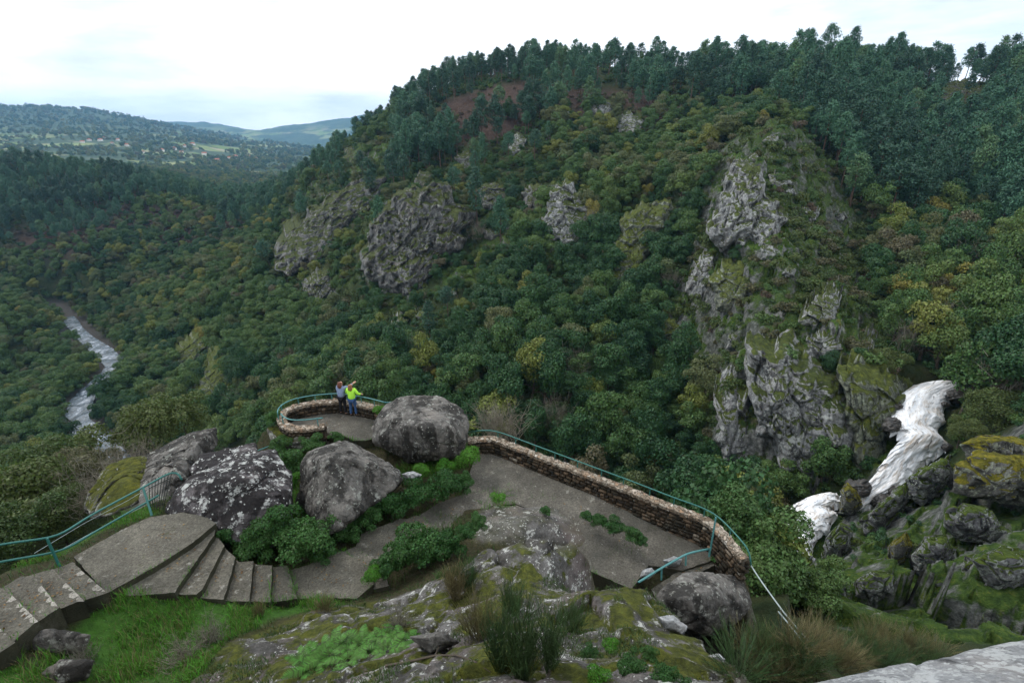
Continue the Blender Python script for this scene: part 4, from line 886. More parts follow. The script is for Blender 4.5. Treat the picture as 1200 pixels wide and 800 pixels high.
ind = inpoly(NX, NY, PROM); dd_ = polydist(NX, NY, PROM); sdn = fbm(np.stack([NX*.7, NY*.7, 0*NX], -1), 4, 27); outd = np.maximum(0, np.where(ind, -dd_, dd_)+np.where(NX > 2.2, sdn*1.1, sdn*.4))
NZ = np.minimum(NZ, -1.3)-outd*2.2-np.minimum(outd, .5)*1.5+(outd > 0)*fbm(np.stack([NX*.8, NY*.8, 0*NX], -1), 3, 4)*np.minimum(outd, 1)*.9
qx, qy, qd = proj(np.stack([NX, NY, NZ], -1))
GRASS = [[(40, 800), (60, 760), (128, 700), (160, 696), (345, 702), (415, 706), (330, 722), (262, 752), (228, 800)], [(-60, 770), (0, 752), (45, 790), (30, 830), (-60, 830)],
         [(-40, 650), (60, 632), (110, 612), (165, 590), (190, 600), (120, 622), (70, 652), (0, 672), (-40, 680)],
         [(462, 548), (500, 542), (548, 520), (566, 530), (555, 546), (480, 562), (462, 560)], [(575, 582), (598, 570), (604, 590), (585, 594)], [(345, 560), (360, 600), (346, 640), (330, 640)], [(300, 540), (345, 520), (350, 545), (330, 560)]]
HUMP = [(230, 800), (262, 756), (345, 722), (440, 702), (520, 668), (560, 638), (600, 628), (700, 640), (760, 700), (860, 780), (900, 840), (200, 840)]
BED = [(552, 632), (560, 600), (590, 586), (640, 588), (700, 612), (720, 640), (640, 640), (600, 640)]
gm = np.zeros(NX.shape, bool)
for q in GRASS: gm |= inpoly(qx, qy, q)
hm = (inpoly(qx, qy, HUMP) & (qd < 13.6)) | (NY < 4.5); bm_ = inpoly(qx, qy, BED) & (qd > 12)
sg, sh, sb = soft(gm & ~hm, 5), soft(hm, 10), soft(bm_, 4)
pn_ = np.stack([NX, NY, NZ], -1)
h1, b1 = cells(pn_*np.array([.75, .75, .5])+fbm(pn_, 3)[..., None]*.25, 61); h2, b2 = cells(pn_*2.4+fbm(pn_*2, 2)[..., None]*.3, 65)
rel = h1*.2-np.clip(.08-b1, 0, 1)*1.3+h2*.05-np.clip(.07-b2, 0, 1)*.3+fbm(pn_*.9, 5, 3)*.3
NZ = NZ+sh*rel+sb*(rel*.28)+np.clip(outd*1.0, 0, 1)*rel*1.2+fbm(pn_*2.5, 4, 6)*.05*(1-sh)
NXd = NX+sh*fbm(pn_*2.1+9, 3, 12)*.05
def hnear(x, y): return nb(NZ, np.asarray(x, float), np.asarray(y, float), -19, -5, STEP)
I = np.arange(NX.size).reshape(NX.shape); Fq = np.stack([I[:-1, :-1], I[1:, :-1], I[1:, 1:], I[:-1, 1:]], -1).reshape(-1, 4)
V = np.stack([NXd, NY, NZ], -1).reshape(-1, 3)
kf = (NZ[:-1, :-1].ravel() > -27) & (np.abs(qx[:-1, :-1].ravel()-600) < 60000)
m, nt = newmat('terrace ground'); n = N(nt); p = pos(n)
at = n('ShaderNodeAttribute', attribute_name='cover'); sx = n('ShaderNodeSeparateXYZ'); n.l(at.outputs['Vector'], sx.inputs[0])
a = noise(n, p, 1.4, 8, .72); b = noise(n, p, 7, 6, .75); fz = noise(n, p, 30, 4, .7)
rk = ramp(n, a, [(.3, (.025, .024, .022)), (.44, (.07, .067, .063)), (.57, (.15, .145, .14)), (.72, (.28, .275, .27))])
rk = mix(n, .6, rk, ramp(n, fz, [(.3, g(.2)), (.5, g(.5)), (.72, g(.85))]), 'OVERLAY')
rk = mix(n, ramp(n, noise(n, p, .7, 4), [(.5, g(0)), (.62, g(.5))]), rk, (.13, .095, .09))
v = n('ShaderNodeTexVoronoi', feature='F1'); v.inputs['Scale'].default_value = 9; nn = n('ShaderNodeTexNoise'); nn.inputs['Scale'].default_value = 6; n.l(p, nn.inputs['Vector']); n.l(mix(n, .1, p, nn.outputs['Color'], 'ADD'), v.inputs['Vector'])
lm = math_(n, 'MAXIMUM', math_(n, 'LESS_THAN', v.outputs['Distance'], math_(n, 'MULTIPLY', noise(n, p, 1.7, 3), .36)), ramp(n, noise(n, mapv(n, p, (1, 1, 1.6), (.5, .3, .6)), 2.2, 8, .75), [(.57, g(0)), (.6, g(1))]))
rk = mix(n, math_(n, 'MULTIPLY', lm, .8), rk, (.52, .53, .5))
ge = n('ShaderNodeNewGeometry'); sz = n('ShaderNodeSeparateXYZ'); n.l(ge.outputs['Normal'], sz.inputs[0])
mu = math_(n, 'ADD', math_(n, 'MULTIPLY', sz.outputs[2], .4), noise(n, p, .9, 8, .75))
mossm = math_(n, 'MULTIPLY', ramp(n, mu, [(.8, g(0)), (.87, g(1))]), math_(n, 'SUBTRACT', 1, math_(n, 'MULTIPLY', sx.outputs[2], .8)))
mossc = ramp(n, noise(n, p, 5, 7, .75), [(.32, (.02, .024, .008)), (.48, (.06, .07, .014)), (.62, (.11, .12, .02)), (.75, (.1, .16, .025))])
rk = mix(n, mossm, rk, mossc)
soil = ramp(n, b, [(.3, (.02, .022, .01)), (.5, (.045, .042, .02)), (.72, (.08, .07, .04))])
gr_ = ramp(n, b, [(.3, (.018, .05, .008)), (.55, (.045, .12, .015))])
c = mix(n, math_(n, 'MAXIMUM', sx.outputs[0], sx.outputs[2]), soil, rk); c = mix(n, sx.outputs[1], c, gr_)
hb = math_(n, 'ADD', math_(n, 'ADD', a, math_(n, 'MULTIPLY', b, .4)), math_(n, 'MULTIPLY', mossm, math_(n, 'MULTIPLY', fz, .3)))
out(n, c, .92, hb, .9, .16, .2)
nobj = mk('terrace_ground', V, Fq[kf], m, smooth=True, attrs={'cover': np.stack([np.clip(sh+np.clip(outd*1.5, 0, .9), 0, 1), sg, sb], -1).reshape(-1, 3)}); tag(nobj, kind='structure')

# ------------------------------------------------------------------ boulders
import bmesh
def ico(sub):
    b = bmesh.new(); bmesh.ops.create_icosphere(b, subdivisions=sub, radius=1); b.verts.ensure_lookup_table()
    V = np.array([v.co[:] for v in b.verts]); Fc = np.array([[v.index for v in f.verts] for f in b.faces]); b.free(); return V, Fc
ICO7 = ico(7); ICO6 = ico(6)
def boulder(name, pts, mat, label, cat='boulder', seed=0, amp=.16, p=30, I_=None, extra=()):
    W = np.array([P(*q) for q in pts]+[np.array(e) for e in extra]); b = bmesh.new()
    for q in W: b.verts.new(q)
    bmesh.ops.convex_hull(b, input=b.verts); bmesh.ops.recalc_face_normals(b, faces=b.faces)
    c = W.mean(0); pl = []
    for f in b.faces:
        nn_ = np.array(f.normal[:]); off = np.dot(nn_, np.array(f.verts[0].co[:])-c)
        if off < 0: nn_, off = -nn_, -off
        if f.calc_area() > 1e-4: pl.append(np.append(nn_, off))
    b.free(); pl = np.array(pl); D_, Fc = I_ or ICO7
    s = np.clip(D_@pl[:, :3].T/pl[:, 3][None], 0, None); m_ = s.max(1); r = 1/((((s/m_[:, None])**p).sum(1))**(1/p)*m_)
    X = c+D_*r[:, None]
    size = np.mean(r)
    q = X*(1.1/size)+seed*3.3; q = q+fbm(q*.8, 2, seed)[:, None]*.25
    h, bb = cells(q, seed); h2, bb2 = cells(q*2.7, seed+9)
    nd = D_
    disp = size*amp*(h*1.0-np.clip(.12-bb, 0, 1)*2.6+.35*h2-np.clip(.1-bb2, 0, 1)*1.1)+fbm(X*1.6, 5, seed)*.09*size+fbm(X*9, 3, seed)*.012
    X = X+nd*disp[:, None]
    o = mk(name, X, Fc, M[mat], smooth=True); tag(o, label, cat); return o
boulder('boulder', [(235, 550, 17.6), (262, 538, 18.2), (300, 527, 18.4), (326, 521, 18.2), (340, 545, 17.4), (210, 566, 16), (250, 560, 15.5), (285, 562, 15.3), (318, 585, 15.3), (345, 575, 16.2), (190, 602, 15.5), (215, 611, 15.1), (255, 628, 14.9), (300, 648, 14.9), (332, 640, 15.4), (347, 605, 16.4), (200, 590, 18.5), (250, 600, 19), (320, 590, 19)],
        'granite_dark', 'large boulder with black front and white lichen spots beside the stair landing', seed=1, amp=.09)
boulder('boulder', [(376, 537, 16.2), (381, 632, 15.6), (400, 612, 15.5), (425, 602, 16), (447, 588, 16.6), (420, 540, 16.5), (400, 519, 17.6), (360, 527, 18), (399, 513, 18.5), (418, 518, 18.5), (452, 540, 18.2), (480, 560, 17.7), (468, 573, 17.3), (350, 545, 17.6), (346, 587, 17.4), (364, 604, 16.8), (440, 585, 19), (370, 590, 19.2)],
        'granite', 'tall angular grey boulder with pointed foot left of the round boulder', seed=2, amp=.08)
boulder('boulder', [(431, 499, 21), (447, 473, 21.4), (461, 466, 21.6), (480, 461, 22), (510, 461, 22), (533, 470, 21.8), (551, 488, 21.4), (553, 503, 21), (547, 520, 20.6), (540, 534, 20.4), (510, 543, 20.2), (480, 544, 20.2), (456, 530, 20.4), (436, 521, 20.6), (470, 498, 19.3), (500, 500, 18.9), (526, 500, 19.4), (500, 534, 19.5), (458, 515, 19.9), (470, 480, 24), (520, 480, 24), (530, 520, 23.5), (460, 520, 23.5)],
        'granite', 'big rounded lichen covered boulder between the lookout and the long wall', seed=3, amp=.07)
boulder('boulder', [(178, 532, 21.2), (160, 530, 21.6), (122, 544, 20.8), (115, 558, 20), (97, 590, 18.6), (100, 612, 17.4), (136, 604, 17.0), (170, 588, 17.4), (185, 560, 19), (150, 560, 18.2), (130, 590, 24), (180, 550, 25), (120, 575, 18)],
        'granite_mossy', 'brown green mossy rock behind the green railing', seed=4, amp=.12, p=14)
boulder('boulder', [(254, 500, 22), (253, 522, 21.2), (230, 538, 20), (213, 556, 18.6), (205, 580, 17.6), (186, 602, 16.9), (165, 600, 17), (158, 575, 18), (166, 548, 19.6), (176, 528, 20.6), (205, 512, 21.4), (232, 502, 22), (205, 535, 19.2), (190, 560, 17.8), (230, 520, 19.9), (220, 560, 24), (180, 600, 22), (250, 530, 24)],
        'granite', 'pointed grey lichen rock rising between the mossy rock and the dark boulder', seed=14, amp=.15, p=26)
boulder('boulder', [(220, 550, 18.6), (235, 532, 19.2), (262, 526, 19.4), (282, 520, 19.8), (299, 518, 20), (302, 532, 19.2), (262, 545, 18.4), (230, 560, 18.4), (300, 560, 20.5), (240, 560, 20.5)],
        'granite_dark', 'flat boulder with a white lichen crest hidden behind the dark boulder', seed=5, amp=.1, I_=ICO6)
boulder('boulder', [(764, 698, 14.1), (780, 682, 14.6), (810, 668, 15), (838, 664, 15.2), (865, 674, 15.4), (880, 695, 15.2), (881, 709, 15), (866, 725, 14.8), (849, 735, 14.6), (828, 742, 14.4), (800, 732, 14), (773, 710, 13.9), (800, 700, 13.5), (830, 690, 13.9), (850, 705, 14.1), (830, 725, 13.8), (830, 700, 17.5), (860, 740, 17), (800, 740, 16.5)],
        'granite', 'round shadowed boulder under the short turquoise railing', seed=6, amp=.1)
boulder('boulder', [(312, 501, 22.3), (328, 497, 22.6), (352, 506, 22), (372, 512, 21.6), (352, 528, 21.6), (330, 535, 21.8), (316, 522, 22), (340, 520, 21.2), (335, 520, 24.5), (370, 530, 24), (335, 560, 22.6)],
        'granite_mossy', 'rounded rock carrying the left end of the lookout parapet', seed=7, amp=.08, I_=ICO6)
boulder('rock_slab', [(944, 797, 5.2), (985, 790, 5.3), (1040, 781, 5.4), (1100, 768, 5.6), (1150, 757, 5.7), (1200, 747, 5.8), (1330, 735, 5.9), (950, 860, 4.0), (1100, 900, 3.5), (1350, 900, 3.5)],
        'granite_pale', 'pale grey lichen crusted rock slab in the lower right corner', 'rock', seed=8, amp=.05, p=30, extra=[(2.6, 2.6, -6), (6, 3, -6), (3.2, 4.2, -6.5), (6.4, 4.2, -6.5)])
for k_, (pts, lab) in enumerate([([(776, 656), (790, 651), (800, 655), (796, 662), (782, 664)], 'white lichen stone beside the short turquoise railing'), ([(752, 668), (764, 664), (770, 670), (760, 678), (750, 676)], 'pale stone at the lower end of the short turquoise railing'),
        ([(470, 555), (484, 551), (495, 556), (488, 563), (474, 562)], 'pale flat stone at the right foot of the angular boulder'), ([(437, 545), (455, 540), (466, 552), (458, 562), (442, 558)], 'brown stone wedged beneath the round boulder'),
        ([(770, 722), (790, 720), (806, 734), (800, 745), (778, 738)], 'white stone on the right rim of the big mossy rock'), ([(828, 768), (842, 765), (850, 772), (840, 779)], 'small white stone at the bottom of the mossy rim')]):
    dep = {0: 15.9, 1: 15.2, 2: 18.1, 3: 18.9, 4: 9.6, 5: 8.6}[k_]; mx0 = sum(q[0] for q in pts)/len(pts); my0 = sum(q[1] for q in pts)/len(pts)
    pp_ = [(x, y, dep) for x, y in pts]+[(mx0+(x-mx0)*.5, my0+(y-my0)*.5, dep*.98) for x, y in pts]+[(mx0+(x-mx0)*.7, my0+(y-my0)*.7+3, dep*1.03) for x, y in pts]
    boulder('stone', pp_, ['granite_pale', 'granite_pale', 'granite_pale', 'granite', 'granite_pale', 'granite_pale'][k_], lab, 'stone', seed=20+k_, amp=.1, I_=ICO6 if k_ < 4 else ICO6)
for k_, (pts, D, lab) in enumerate([([(15, 745), (60, 735), (110, 742), (100, 762), (50, 775), (20, 765)], 11.15, 'flat dark wet rock in the gap under the left steps'), ([(45, 790), (70, 770), (112, 772), (105, 795), (60, 812)], 10.42, 'flat dark rock in the grass at the lower left corner'), ([(-20, 745), (8, 742), (20, 758), (0, 775), (-25, 770)], 10.6, 'dark rock at the left photo edge under the steps'), ([(478, 745), (520, 738), (540, 752), (505, 765)], 8.8, 'purple grey stone half buried in moss left of the broom')]):
    c_ = np.mean(pts, 0); boulder('stone', [(x, y, D) for x, y in pts]+[(c_[0]+(x-c_[0])*.5, c_[1]+(y-c_[1])*.5, D*.985) for x, y in pts]+[(c_[0]+(x-c_[0])*.7, c_[1]+(y-c_[1])*.7+6, D*1.06) for x, y in pts], 'granite', lab, 'stone', seed=50+k_, amp=.1, I_=ICO6)
m, nt = newmat('wet rock'); n = N(nt); p = pos(n); out(n, ramp(n, noise(n, p, 1.5, 6, .7), [(.35, (.012, .012, .012)), (.6, (.05, .045, .04)), (.75, (.1, .09, .075))]), .35, noise(n, p, 4, 6, .7), .6, .1, .5); M['wet'] = m
# right bank of the gorge: mossy crags
def crag(pts, D, label, seed, mat='granite_bank', th=.9, amp=.14):
    c = np.mean(pts, 0); L = [(x, y, D) for x, y in pts]; L += [(c[0]+(x-c[0])*.45, c[1]+(y-c[1])*.45-4, D*(1-.035*th)) for x, y in pts]; L += [(c[0]+(x-c[0])*.8, c[1]+(y-c[1])*.8+6, D*1.12) for x, y in pts]
    boulder('rock_outcrop', L, mat, label, 'crag', seed=seed, amp=amp*1.9, p=60, I_=ICO7)
M['granite_bank'] = rock_mat('bank rock', (.17, .172, .18), .6, .8, .55, .6, (.055, .085, .014), (.36, .39, .36), 0, .05, .7)
M['granite_bankmoss'] = rock_mat('bank rock mossy', (.15, .15, .14), .6, .7, .8, .6, (.12, .115, .014), (.36, .39, .3), 0, .05, .7)
for pts, D, lab, sd_, mt in [
    ([(1118, 545), (1145, 528), (1200, 532), (1240, 548), (1230, 590), (1160, 585), (1120, 575)], 36, 'large crag with a yellow moss top at the right edge of the photo', 31, 'granite_bankmoss'),
    ([(1110, 600), (1130, 590), (1165, 600), (1185, 625), (1165, 640), (1125, 632), (1108, 615)], 33, 'dark rounded rock under the yellow topped crag', 32, 'granite_bank'),
    ([(1066, 650), (1085, 628), (1110, 626), (1124, 640), (1120, 660), (1092, 680), (1072, 672)], 32, 'tilted grey block in the middle of the right bank', 33, 'granite_bank'),
    ([(1118, 680), (1128, 655), (1145, 648), (1150, 670), (1140, 695), (1122, 695)], 29.5, 'upright grey block right of the tilted grey block', 34, 'granite_bank'),
    ([(1085, 685), (1100, 676), (1116, 684), (1112, 704), (1092, 702)], 29.5, 'small grey rock beneath the tilted grey block', 35, 'granite_bank'),
    ([(985, 572), (993, 566), (1003, 574), (1010, 592), (1000, 604), (986, 598)], 48.5, 'mossy knob of rock standing between the two falls', 36, 'granite_bankmoss'),
    ([(1005, 610), (1030, 588), (1062, 565), (1072, 572), (1068, 598), (1040, 620), (1012, 632)], 45, 'long dark mossy rock rib along the right foot of the waterfall', 37, 'granite_bank'),
    ([(1062, 560), (1078, 548), (1110, 535), (1125, 548), (1112, 575), (1080, 592), (1066, 582)], 44, 'lichen dotted rock mass beside the brown water', 38, 'granite_bank'),
    ([(1125, 520), (1150, 510), (1200, 515), (1240, 530), (1220, 548), (1140, 545)], 42, 'low mossy rock shelf behind the yellow topped crag', 39, 'granite_bankmoss'),
    ([(968, 632), (985, 612), (1000, 620), (1002, 645), (982, 660), (966, 650)], 41, 'pale mossy rock just below the lower fall', 40, 'granite_bank'),
    ([(1000, 680), (1022, 668), (1050, 672), (1052, 700), (1020, 706), (1000, 700)], 29, 'mossy grey rock above the dry broom', 41, 'granite_bank'),
    ([(965, 690), (980, 676), (996, 684), (994, 702), (972, 706)], 28.5, 'half hidden rock left above the dry broom', 42, 'granite_bank'),
    ([(1140, 655), (1175, 640), (1230, 650), (1230, 690), (1160, 700)], 27, 'dark mossy crag low on the right edge', 43, 'granite_bank'),
    ([(1040, 640), (1062, 622), (1070, 640), (1060, 662), (1042, 664)], 33.5, 'mossy rock left of the tilted grey block', 44, 'granite_bankmoss')]:
    crag(pts, D, lab, sd_, mt)

rw = np.random.default_rng(77); WA = [P(*a)*(1-0) for a, b in WF]; WB = [P(*b) for a, b in WF]
for k_ in range(22):
    t_ = rw.uniform(0, 8.9); i_ = int(t_); f_ = t_-i_; L_ = WA if k_ % 2 else WB; O_ = WB if k_ % 2 else WA; c_ = L_[i_]*(1-f_)+L_[i_+1]*f_; o_ = O_[i_]*(1-f_)+O_[i_+1]*f_; c_ = c_+(o_-c_)*rw.uniform(-.14, .1); s_ = rw.uniform(.35, 1.0)
    V_, F_i = ico(5); X_ = V_*np.array([1.3, 1, .8])*s_; X_ = X_+V_*(cells(V_*1.6+k_, k_)[0]*.35*s_+fbm(V_*4+k_, 3, k_)*.12*s_)[:, None]
    o = mk('wet_rock', X_+c_, F_i, M['wet'], smooth=True); tag(o, 'dark wet rock breaking the white edge of the upper waterfall', 'rock', 'dark wet rocks along the edges of the waterfall')
# ------------------------------------------------------------------ paths and stairs
def densify(pts, st=.1, jit=.007, seed=0):
    r = np.random.default_rng(seed); o = []
    for i in range(len(pts)):
        a, b = np.array(pts[i], float), np.array(pts[(i+1) % len(pts)], float); k = max(1, int(np.linalg.norm(b-a)/st))
        for j in range(k):
            q = a+(b-a)*j/k
            if j: q = q+np.array([r.normal(0, jit), r.normal(0, jit), r.normal(0, jit*.25)])
            o.append(q)
    return np.array(o)
def ccw(p): 
    p = np.array(p); a = sum(p[i, 0]*p[(i+1) % len(p), 1]-p[(i+1) % len(p), 0]*p[i, 1] for i in range(len(p))); return p if a > 0 else p[::-1]
SLABS = []
M['fallen'] = leaf_mat('fallen leaves', (.12, .07, .03), (.22, .13, .05), None, trans=.1, var=.5)
def slab(name, pxy, z, th, mat, parent=None, label=None, seed=0):
    SLABS.append((pxy, z))
    pts = ccw([PZ(x, y, (z if np.isscalar(z) else z[i])) for i, (x, y) in enumerate(pxy)])
    top = densify(pts, seed=seed); mb = MB(); mb.prism(top, top[:, 2].min()-th)
    o = mb.build(name, mat, parent)
    if label: o['label'] = label
    return o
st = empty('stone_stairway', tuple(PZ(250, 680, -11.6))); tag(st, 'concrete stairway winding from the left edge round to the path beneath the boulders', 'stairs')
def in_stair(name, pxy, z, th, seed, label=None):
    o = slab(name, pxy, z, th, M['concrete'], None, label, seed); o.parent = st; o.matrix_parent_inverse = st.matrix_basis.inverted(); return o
EL = -10.4
in_stair('landing', [(86, 652), (143, 620), (177, 605), (215, 600), (243, 606), (253, 613), (225, 636), (181, 664), (125, 695)], EL, .5, 1)
F_ = [[(254, 611), (251, 627), (211, 684), (205, 694), (148, 698), (150, 665), (200, 632)], [(240, 615), (256, 630), (263, 639), (237, 690), (230, 696), (200, 696), (205, 670)], [(250, 630), (266, 644), (276, 653), (262, 702), (228, 700), (226, 680)],
      [(262, 645), (280, 658), (297, 657), (292, 704), (252, 704), (255, 680)], [(285, 655), (301, 661), (319, 662), (317, 705), (280, 705)], [(305, 660), (321, 664), (337, 662), (348, 701), (322, 705), (300, 700)]]
for i, q in enumerate(F_): in_stair('step', q, EL-.17*(i+1), .35, 10+i)
L_ = [[(60, 668), (85, 658), (126, 694), (96, 704), (90, 700)], [(34, 674), (62, 666), (98, 702), (67, 714), (60, 710)], [(0, 690), (24, 675), (40, 674), (70, 711), (43, 729), (34, 722)], [(-45, 702), (0, 688), (8, 690), (45, 726), (12, 754), (0, 745)], [(-90, 715), (-42, 700), (18, 752), (-30, 785)], [(-150, 735), (-86, 712), (-26, 780), (-90, 815)]]
for i, q in enumerate(L_): in_stair('step', q, EL+.17*(i+1), .75, 20+i)
M['nosing'] = concrete('worn nosing', (.36, .34, .3), .1)
for i, (a_, b_, z_) in enumerate([((87, 661), (123, 692), .17), ((64, 669), (95, 700), .34), ((42, 677), (67, 709), .51), ((11, 694), (42, 725), .68), ((-30, 708), (10, 745), .85)]):
    a_, b_ = PZ(*a_, EL+z_+.006), PZ(*b_, EL+z_+.006); t_ = (b_-a_)/np.linalg.norm(b_-a_); s_ = np.array([t_[1], -t_[0], 0]); L_n = np.linalg.norm(b_-a_); rn = np.random.default_rng(60+i); u_ = L_n*.12; mbn = MB()
    while u_ < L_n-.1:
        l_ = rn.uniform(.12, .3); w_ = rn.uniform(.05, .13); k0, k1 = rn.uniform(.3, 1, 2)
        if rn.random() < .35+.6*u_/L_n: c0 = a_+t_*u_; c1 = a_+t_*(u_+l_); mid_ = (c0+c1)/2+s_*w_*1.15; mbn.prism(ccw([c0, c0+s_*w_*k0+t_*.03, mid_, c1+s_*w_*k1-t_*.03, c1]), c0[2]-.004)
        u_ += l_
    if mbn.n: o = mbn.build('nosing', M['nosing']); o.parent = st; o.matrix_parent_inverse = st.matrix_basis.inverted()
in_stair('landing', [(338, 668), (360, 662), (382, 653), (401, 645), (433, 664), (438, 684), (418, 701), (380, 700), (344, 702)], EL-.17*7, .3, 31)
in_stair('step', [(400, 646), (417, 640), (437, 654), (447, 666), (456, 686), (438, 690), (430, 670)], EL-.17*7-.13, .3, 32)
in_stair('step', [(415, 643), (424, 625), (458, 612), (482, 632), (476, 655), (444, 664)], -11.83, .3, 33)
in_stair('step', [(452, 617), (467, 607), (478, 608), (505, 624), (478, 640)], -11.9, .3, 34)
in_stair('step', [(466, 612), (488, 603), (516, 622), (494, 634)], -11.97, .3, 35)
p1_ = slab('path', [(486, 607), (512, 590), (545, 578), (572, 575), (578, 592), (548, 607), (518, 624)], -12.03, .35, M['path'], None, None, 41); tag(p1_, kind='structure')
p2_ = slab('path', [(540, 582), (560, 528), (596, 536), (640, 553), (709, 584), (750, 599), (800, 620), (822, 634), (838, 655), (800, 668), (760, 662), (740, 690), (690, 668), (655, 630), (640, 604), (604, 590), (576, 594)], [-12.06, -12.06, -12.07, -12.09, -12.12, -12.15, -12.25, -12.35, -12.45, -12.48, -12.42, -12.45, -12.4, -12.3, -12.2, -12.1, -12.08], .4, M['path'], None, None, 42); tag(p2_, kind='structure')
p3_ = slab('lookout_floor', [(331, 492), (336, 484), (350, 479), (372, 476), (398, 474), (424, 479), (450, 484), (442, 512), (428, 516), (415, 516), (404, 511), (380, 510), (345, 505)], -12.0, .35, M['path'], None, None, 43); tag(p3_, kind='structure')
p4_ = slab('path_edge_slab', [(763, 690), (790, 672), (815, 660), (838, 652), (842, 660), (800, 680), (768, 700)], -12.55, .45, M['concrete'], None, None, 44); tag(p4_, kind='structure')

# ------------------------------------------------------------------ masonry
def resample(pts, st):
    pts = np.array(pts, float); L = np.concatenate([[0], np.cumsum(np.linalg.norm(np.diff(pts, axis=0), axis=1))]); k = max(2, int(L[-1]/st)+1); s = np.linspace(0, L[-1], k)
    return np.stack([np.interp(s, L, pts[:, i]) for i in range(3)], -1), s
def stone(mb, c, t, nrm, up, l, w, h, r):
    j = lambda: r.uniform(.8, 1.0)
    q = []
    for sz_ in (-1, 1):
        for sx_, sy_ in ((-1, -1), (1, -1), (1, 1), (-1, 1)):
            q.append(c+t*sx_*l/2*j()+nrm*sy_*w/2*j()+up*sz_*h/2*j())
    mb.hexa(np.array(q))
def masonry(name, line, basez, thick, label, root_loc, seed=0, side=1, down_out=2.0, cap_w=.5):
    """line: coping-top centre line; basez: inner base height per line vertex; side=+1: inner face on the left of travel"""
    r = np.random.default_rng(seed); C_, s = resample(line, .12); nb_ = np.interp(np.linspace(0, 1, len(C_)), np.linspace(0, 1, len(basez)), basez)
    T = np.gradient(C_, axis=0); T /= np.linalg.norm(T, axis=1)[:, None]; up = np.array([0, 0, 1.]); Nn = np.cross(up, T)*side; Nn /= np.linalg.norm(Nn, axis=1)[:, None]
    e = empty(name, root_loc); tag(e, label, 'wall')
    core = MB(); k = len(C_); ci = C_+Nn*(thick/2-.07); co = C_-Nn*(thick/2-.07); Vc = []
    for i in range(k): Vc += [ci[i]-up*.025, co[i]-up*.025, [co[i][0], co[i][1], nb_[i]-down_out], [ci[i][0], ci[i][1], nb_[i]-.3]]
    Fs = [(i*4+a, i*4+(a+1) % 4, (i+1)*4+(a+1) % 4, (i+1)*4+a) for i in range(k-1) for a in range(4)]+[(0, 3, 2, 1), ((k-1)*4, (k-1)*4+1, (k-1)*4+2, (k-1)*4+3)]
    core.add(Vc, Fs)
    nc = len(core.F); mb = core
    def at(u):
        return [np.array([np.interp(u, s, A[:, i]) for i in range(3)]) for A in (C_, T, Nn)]+[np.interp(u, s, nb_)]
    for sgn, dn in ((1, .15), (-1, down_out)):
        z = 0
        while z < (C_[:, 2]-nb_).max()+dn:
            h = r.uniform(.1, .19); u = r.uniform(0, .1)
            while u < s[-1]:
                l = r.uniform(.14, .36); c, t, nn, bz = at(u+l/2)
                zz = c[2]-.1-z-h/2
                if zz > bz-dn: stone(mb, np.array([c[0], c[1], zz])+nn*sgn*(thick/2-.07+r.uniform(-.01, .03)), t, nn, up, l-.025, .14, h-.025, r)
                u += l
            z += h
    wb = np.vstack(mb.V); mi = [1]*nc+[0]*(len(mb.F)-nc)
    o = mk('masonry', wb, mb.F, None, None, mats=[M['stones'], M['mortar']], midx=mi); o.parent = e; o.matrix_parent_inverse = e.matrix_basis.inverted()
    cb_ = MB(); u = 0
    while u < s[-1]-.05:
        l = r.uniform(.08, .2); c, t, nn, bz = at(u+l/2); nrow = r.integers(2, 5); ws = r.dirichlet(np.ones(nrow)*6)*cap_w; x = -cap_w/2
        for w_ in ws:
            stone(cb_, c+nn*(x+w_/2)+up*(-.045+r.uniform(-.009, .008)), t, nn, up, l-.006, w_-.006, .1, r); x += w_
        u += l
    cm = MB(); m_n = 9; kk_ = np.linspace(-cap_w/2, cap_w/2, m_n); CC, ss = resample(line, .045); TT = np.gradient(CC, axis=0); TT /= np.linalg.norm(TT, axis=1)[:, None]; NNc = np.cross(up, TT)*side; NNc /= np.linalg.norm(NNc, axis=1)[:, None]
    G_ = CC[:, None]+NNc[:, None]*kk_[None, :, None]; hh_, bb_ = cells(G_*7.5, 3); G_[..., 2] += hh_*.03-np.clip(.2-bb_, 0, 1)*.11; G_[:, 0] += NNc*(fbm(CC*5, 2, 4)*.03)[:, None]; G_[:, -1] += NNc*(fbm(CC*5, 2, 6)*.03)[:, None]
    lo = [G_[:, 0]-np.array([0, 0, .11]), G_[:, -1]-np.array([0, 0, .11])]; A4 = np.concatenate([lo[0][:, None], G_, lo[1][:, None]], 1); Ia = np.arange(A4.shape[0]*A4.shape[1]).reshape(A4.shape[:2])
    cm.add(A4.reshape(-1, 3), np.stack([Ia[:-1, :-1], Ia[:-1, 1:], Ia[1:, 1:], Ia[1:, :-1]], -1).reshape(-1, 4).tolist()+[Ia[0].tolist(), Ia[-1].tolist()])
    o = cm.build('coping', M['coping']); o.parent = e; o.matrix_parent_inverse = e.matrix_basis.inverted()
    return C_, Nn
ZW = -11.38
wl = [PZ(x, y, z) for x, y, z in [(548, 514, ZW), (565, 512.5, ZW), (577, 512.5, ZW), (592, 517.5, ZW), (636, 534.5, ZW), (690, 555, ZW), (740, 574, ZW), (790, 594, ZW), (820, 604.5, ZW), (835, 612.5, ZW), (848, 625, ZW-.02), (860, 639, ZW-.05), (873, 654, ZW-.1)]]
WC, WN = masonry('stone_wall', wl, [-12.05, -12.06, -12.08, -12.12, -12.2, -12.35, -12.6, -12.8, -13.2], .3, 'long stone parapet wall with pale coping along the path', tuple(PZ(700, 586, -12.15)), 3, -1, 2.6, .31)
ZL = -11.4
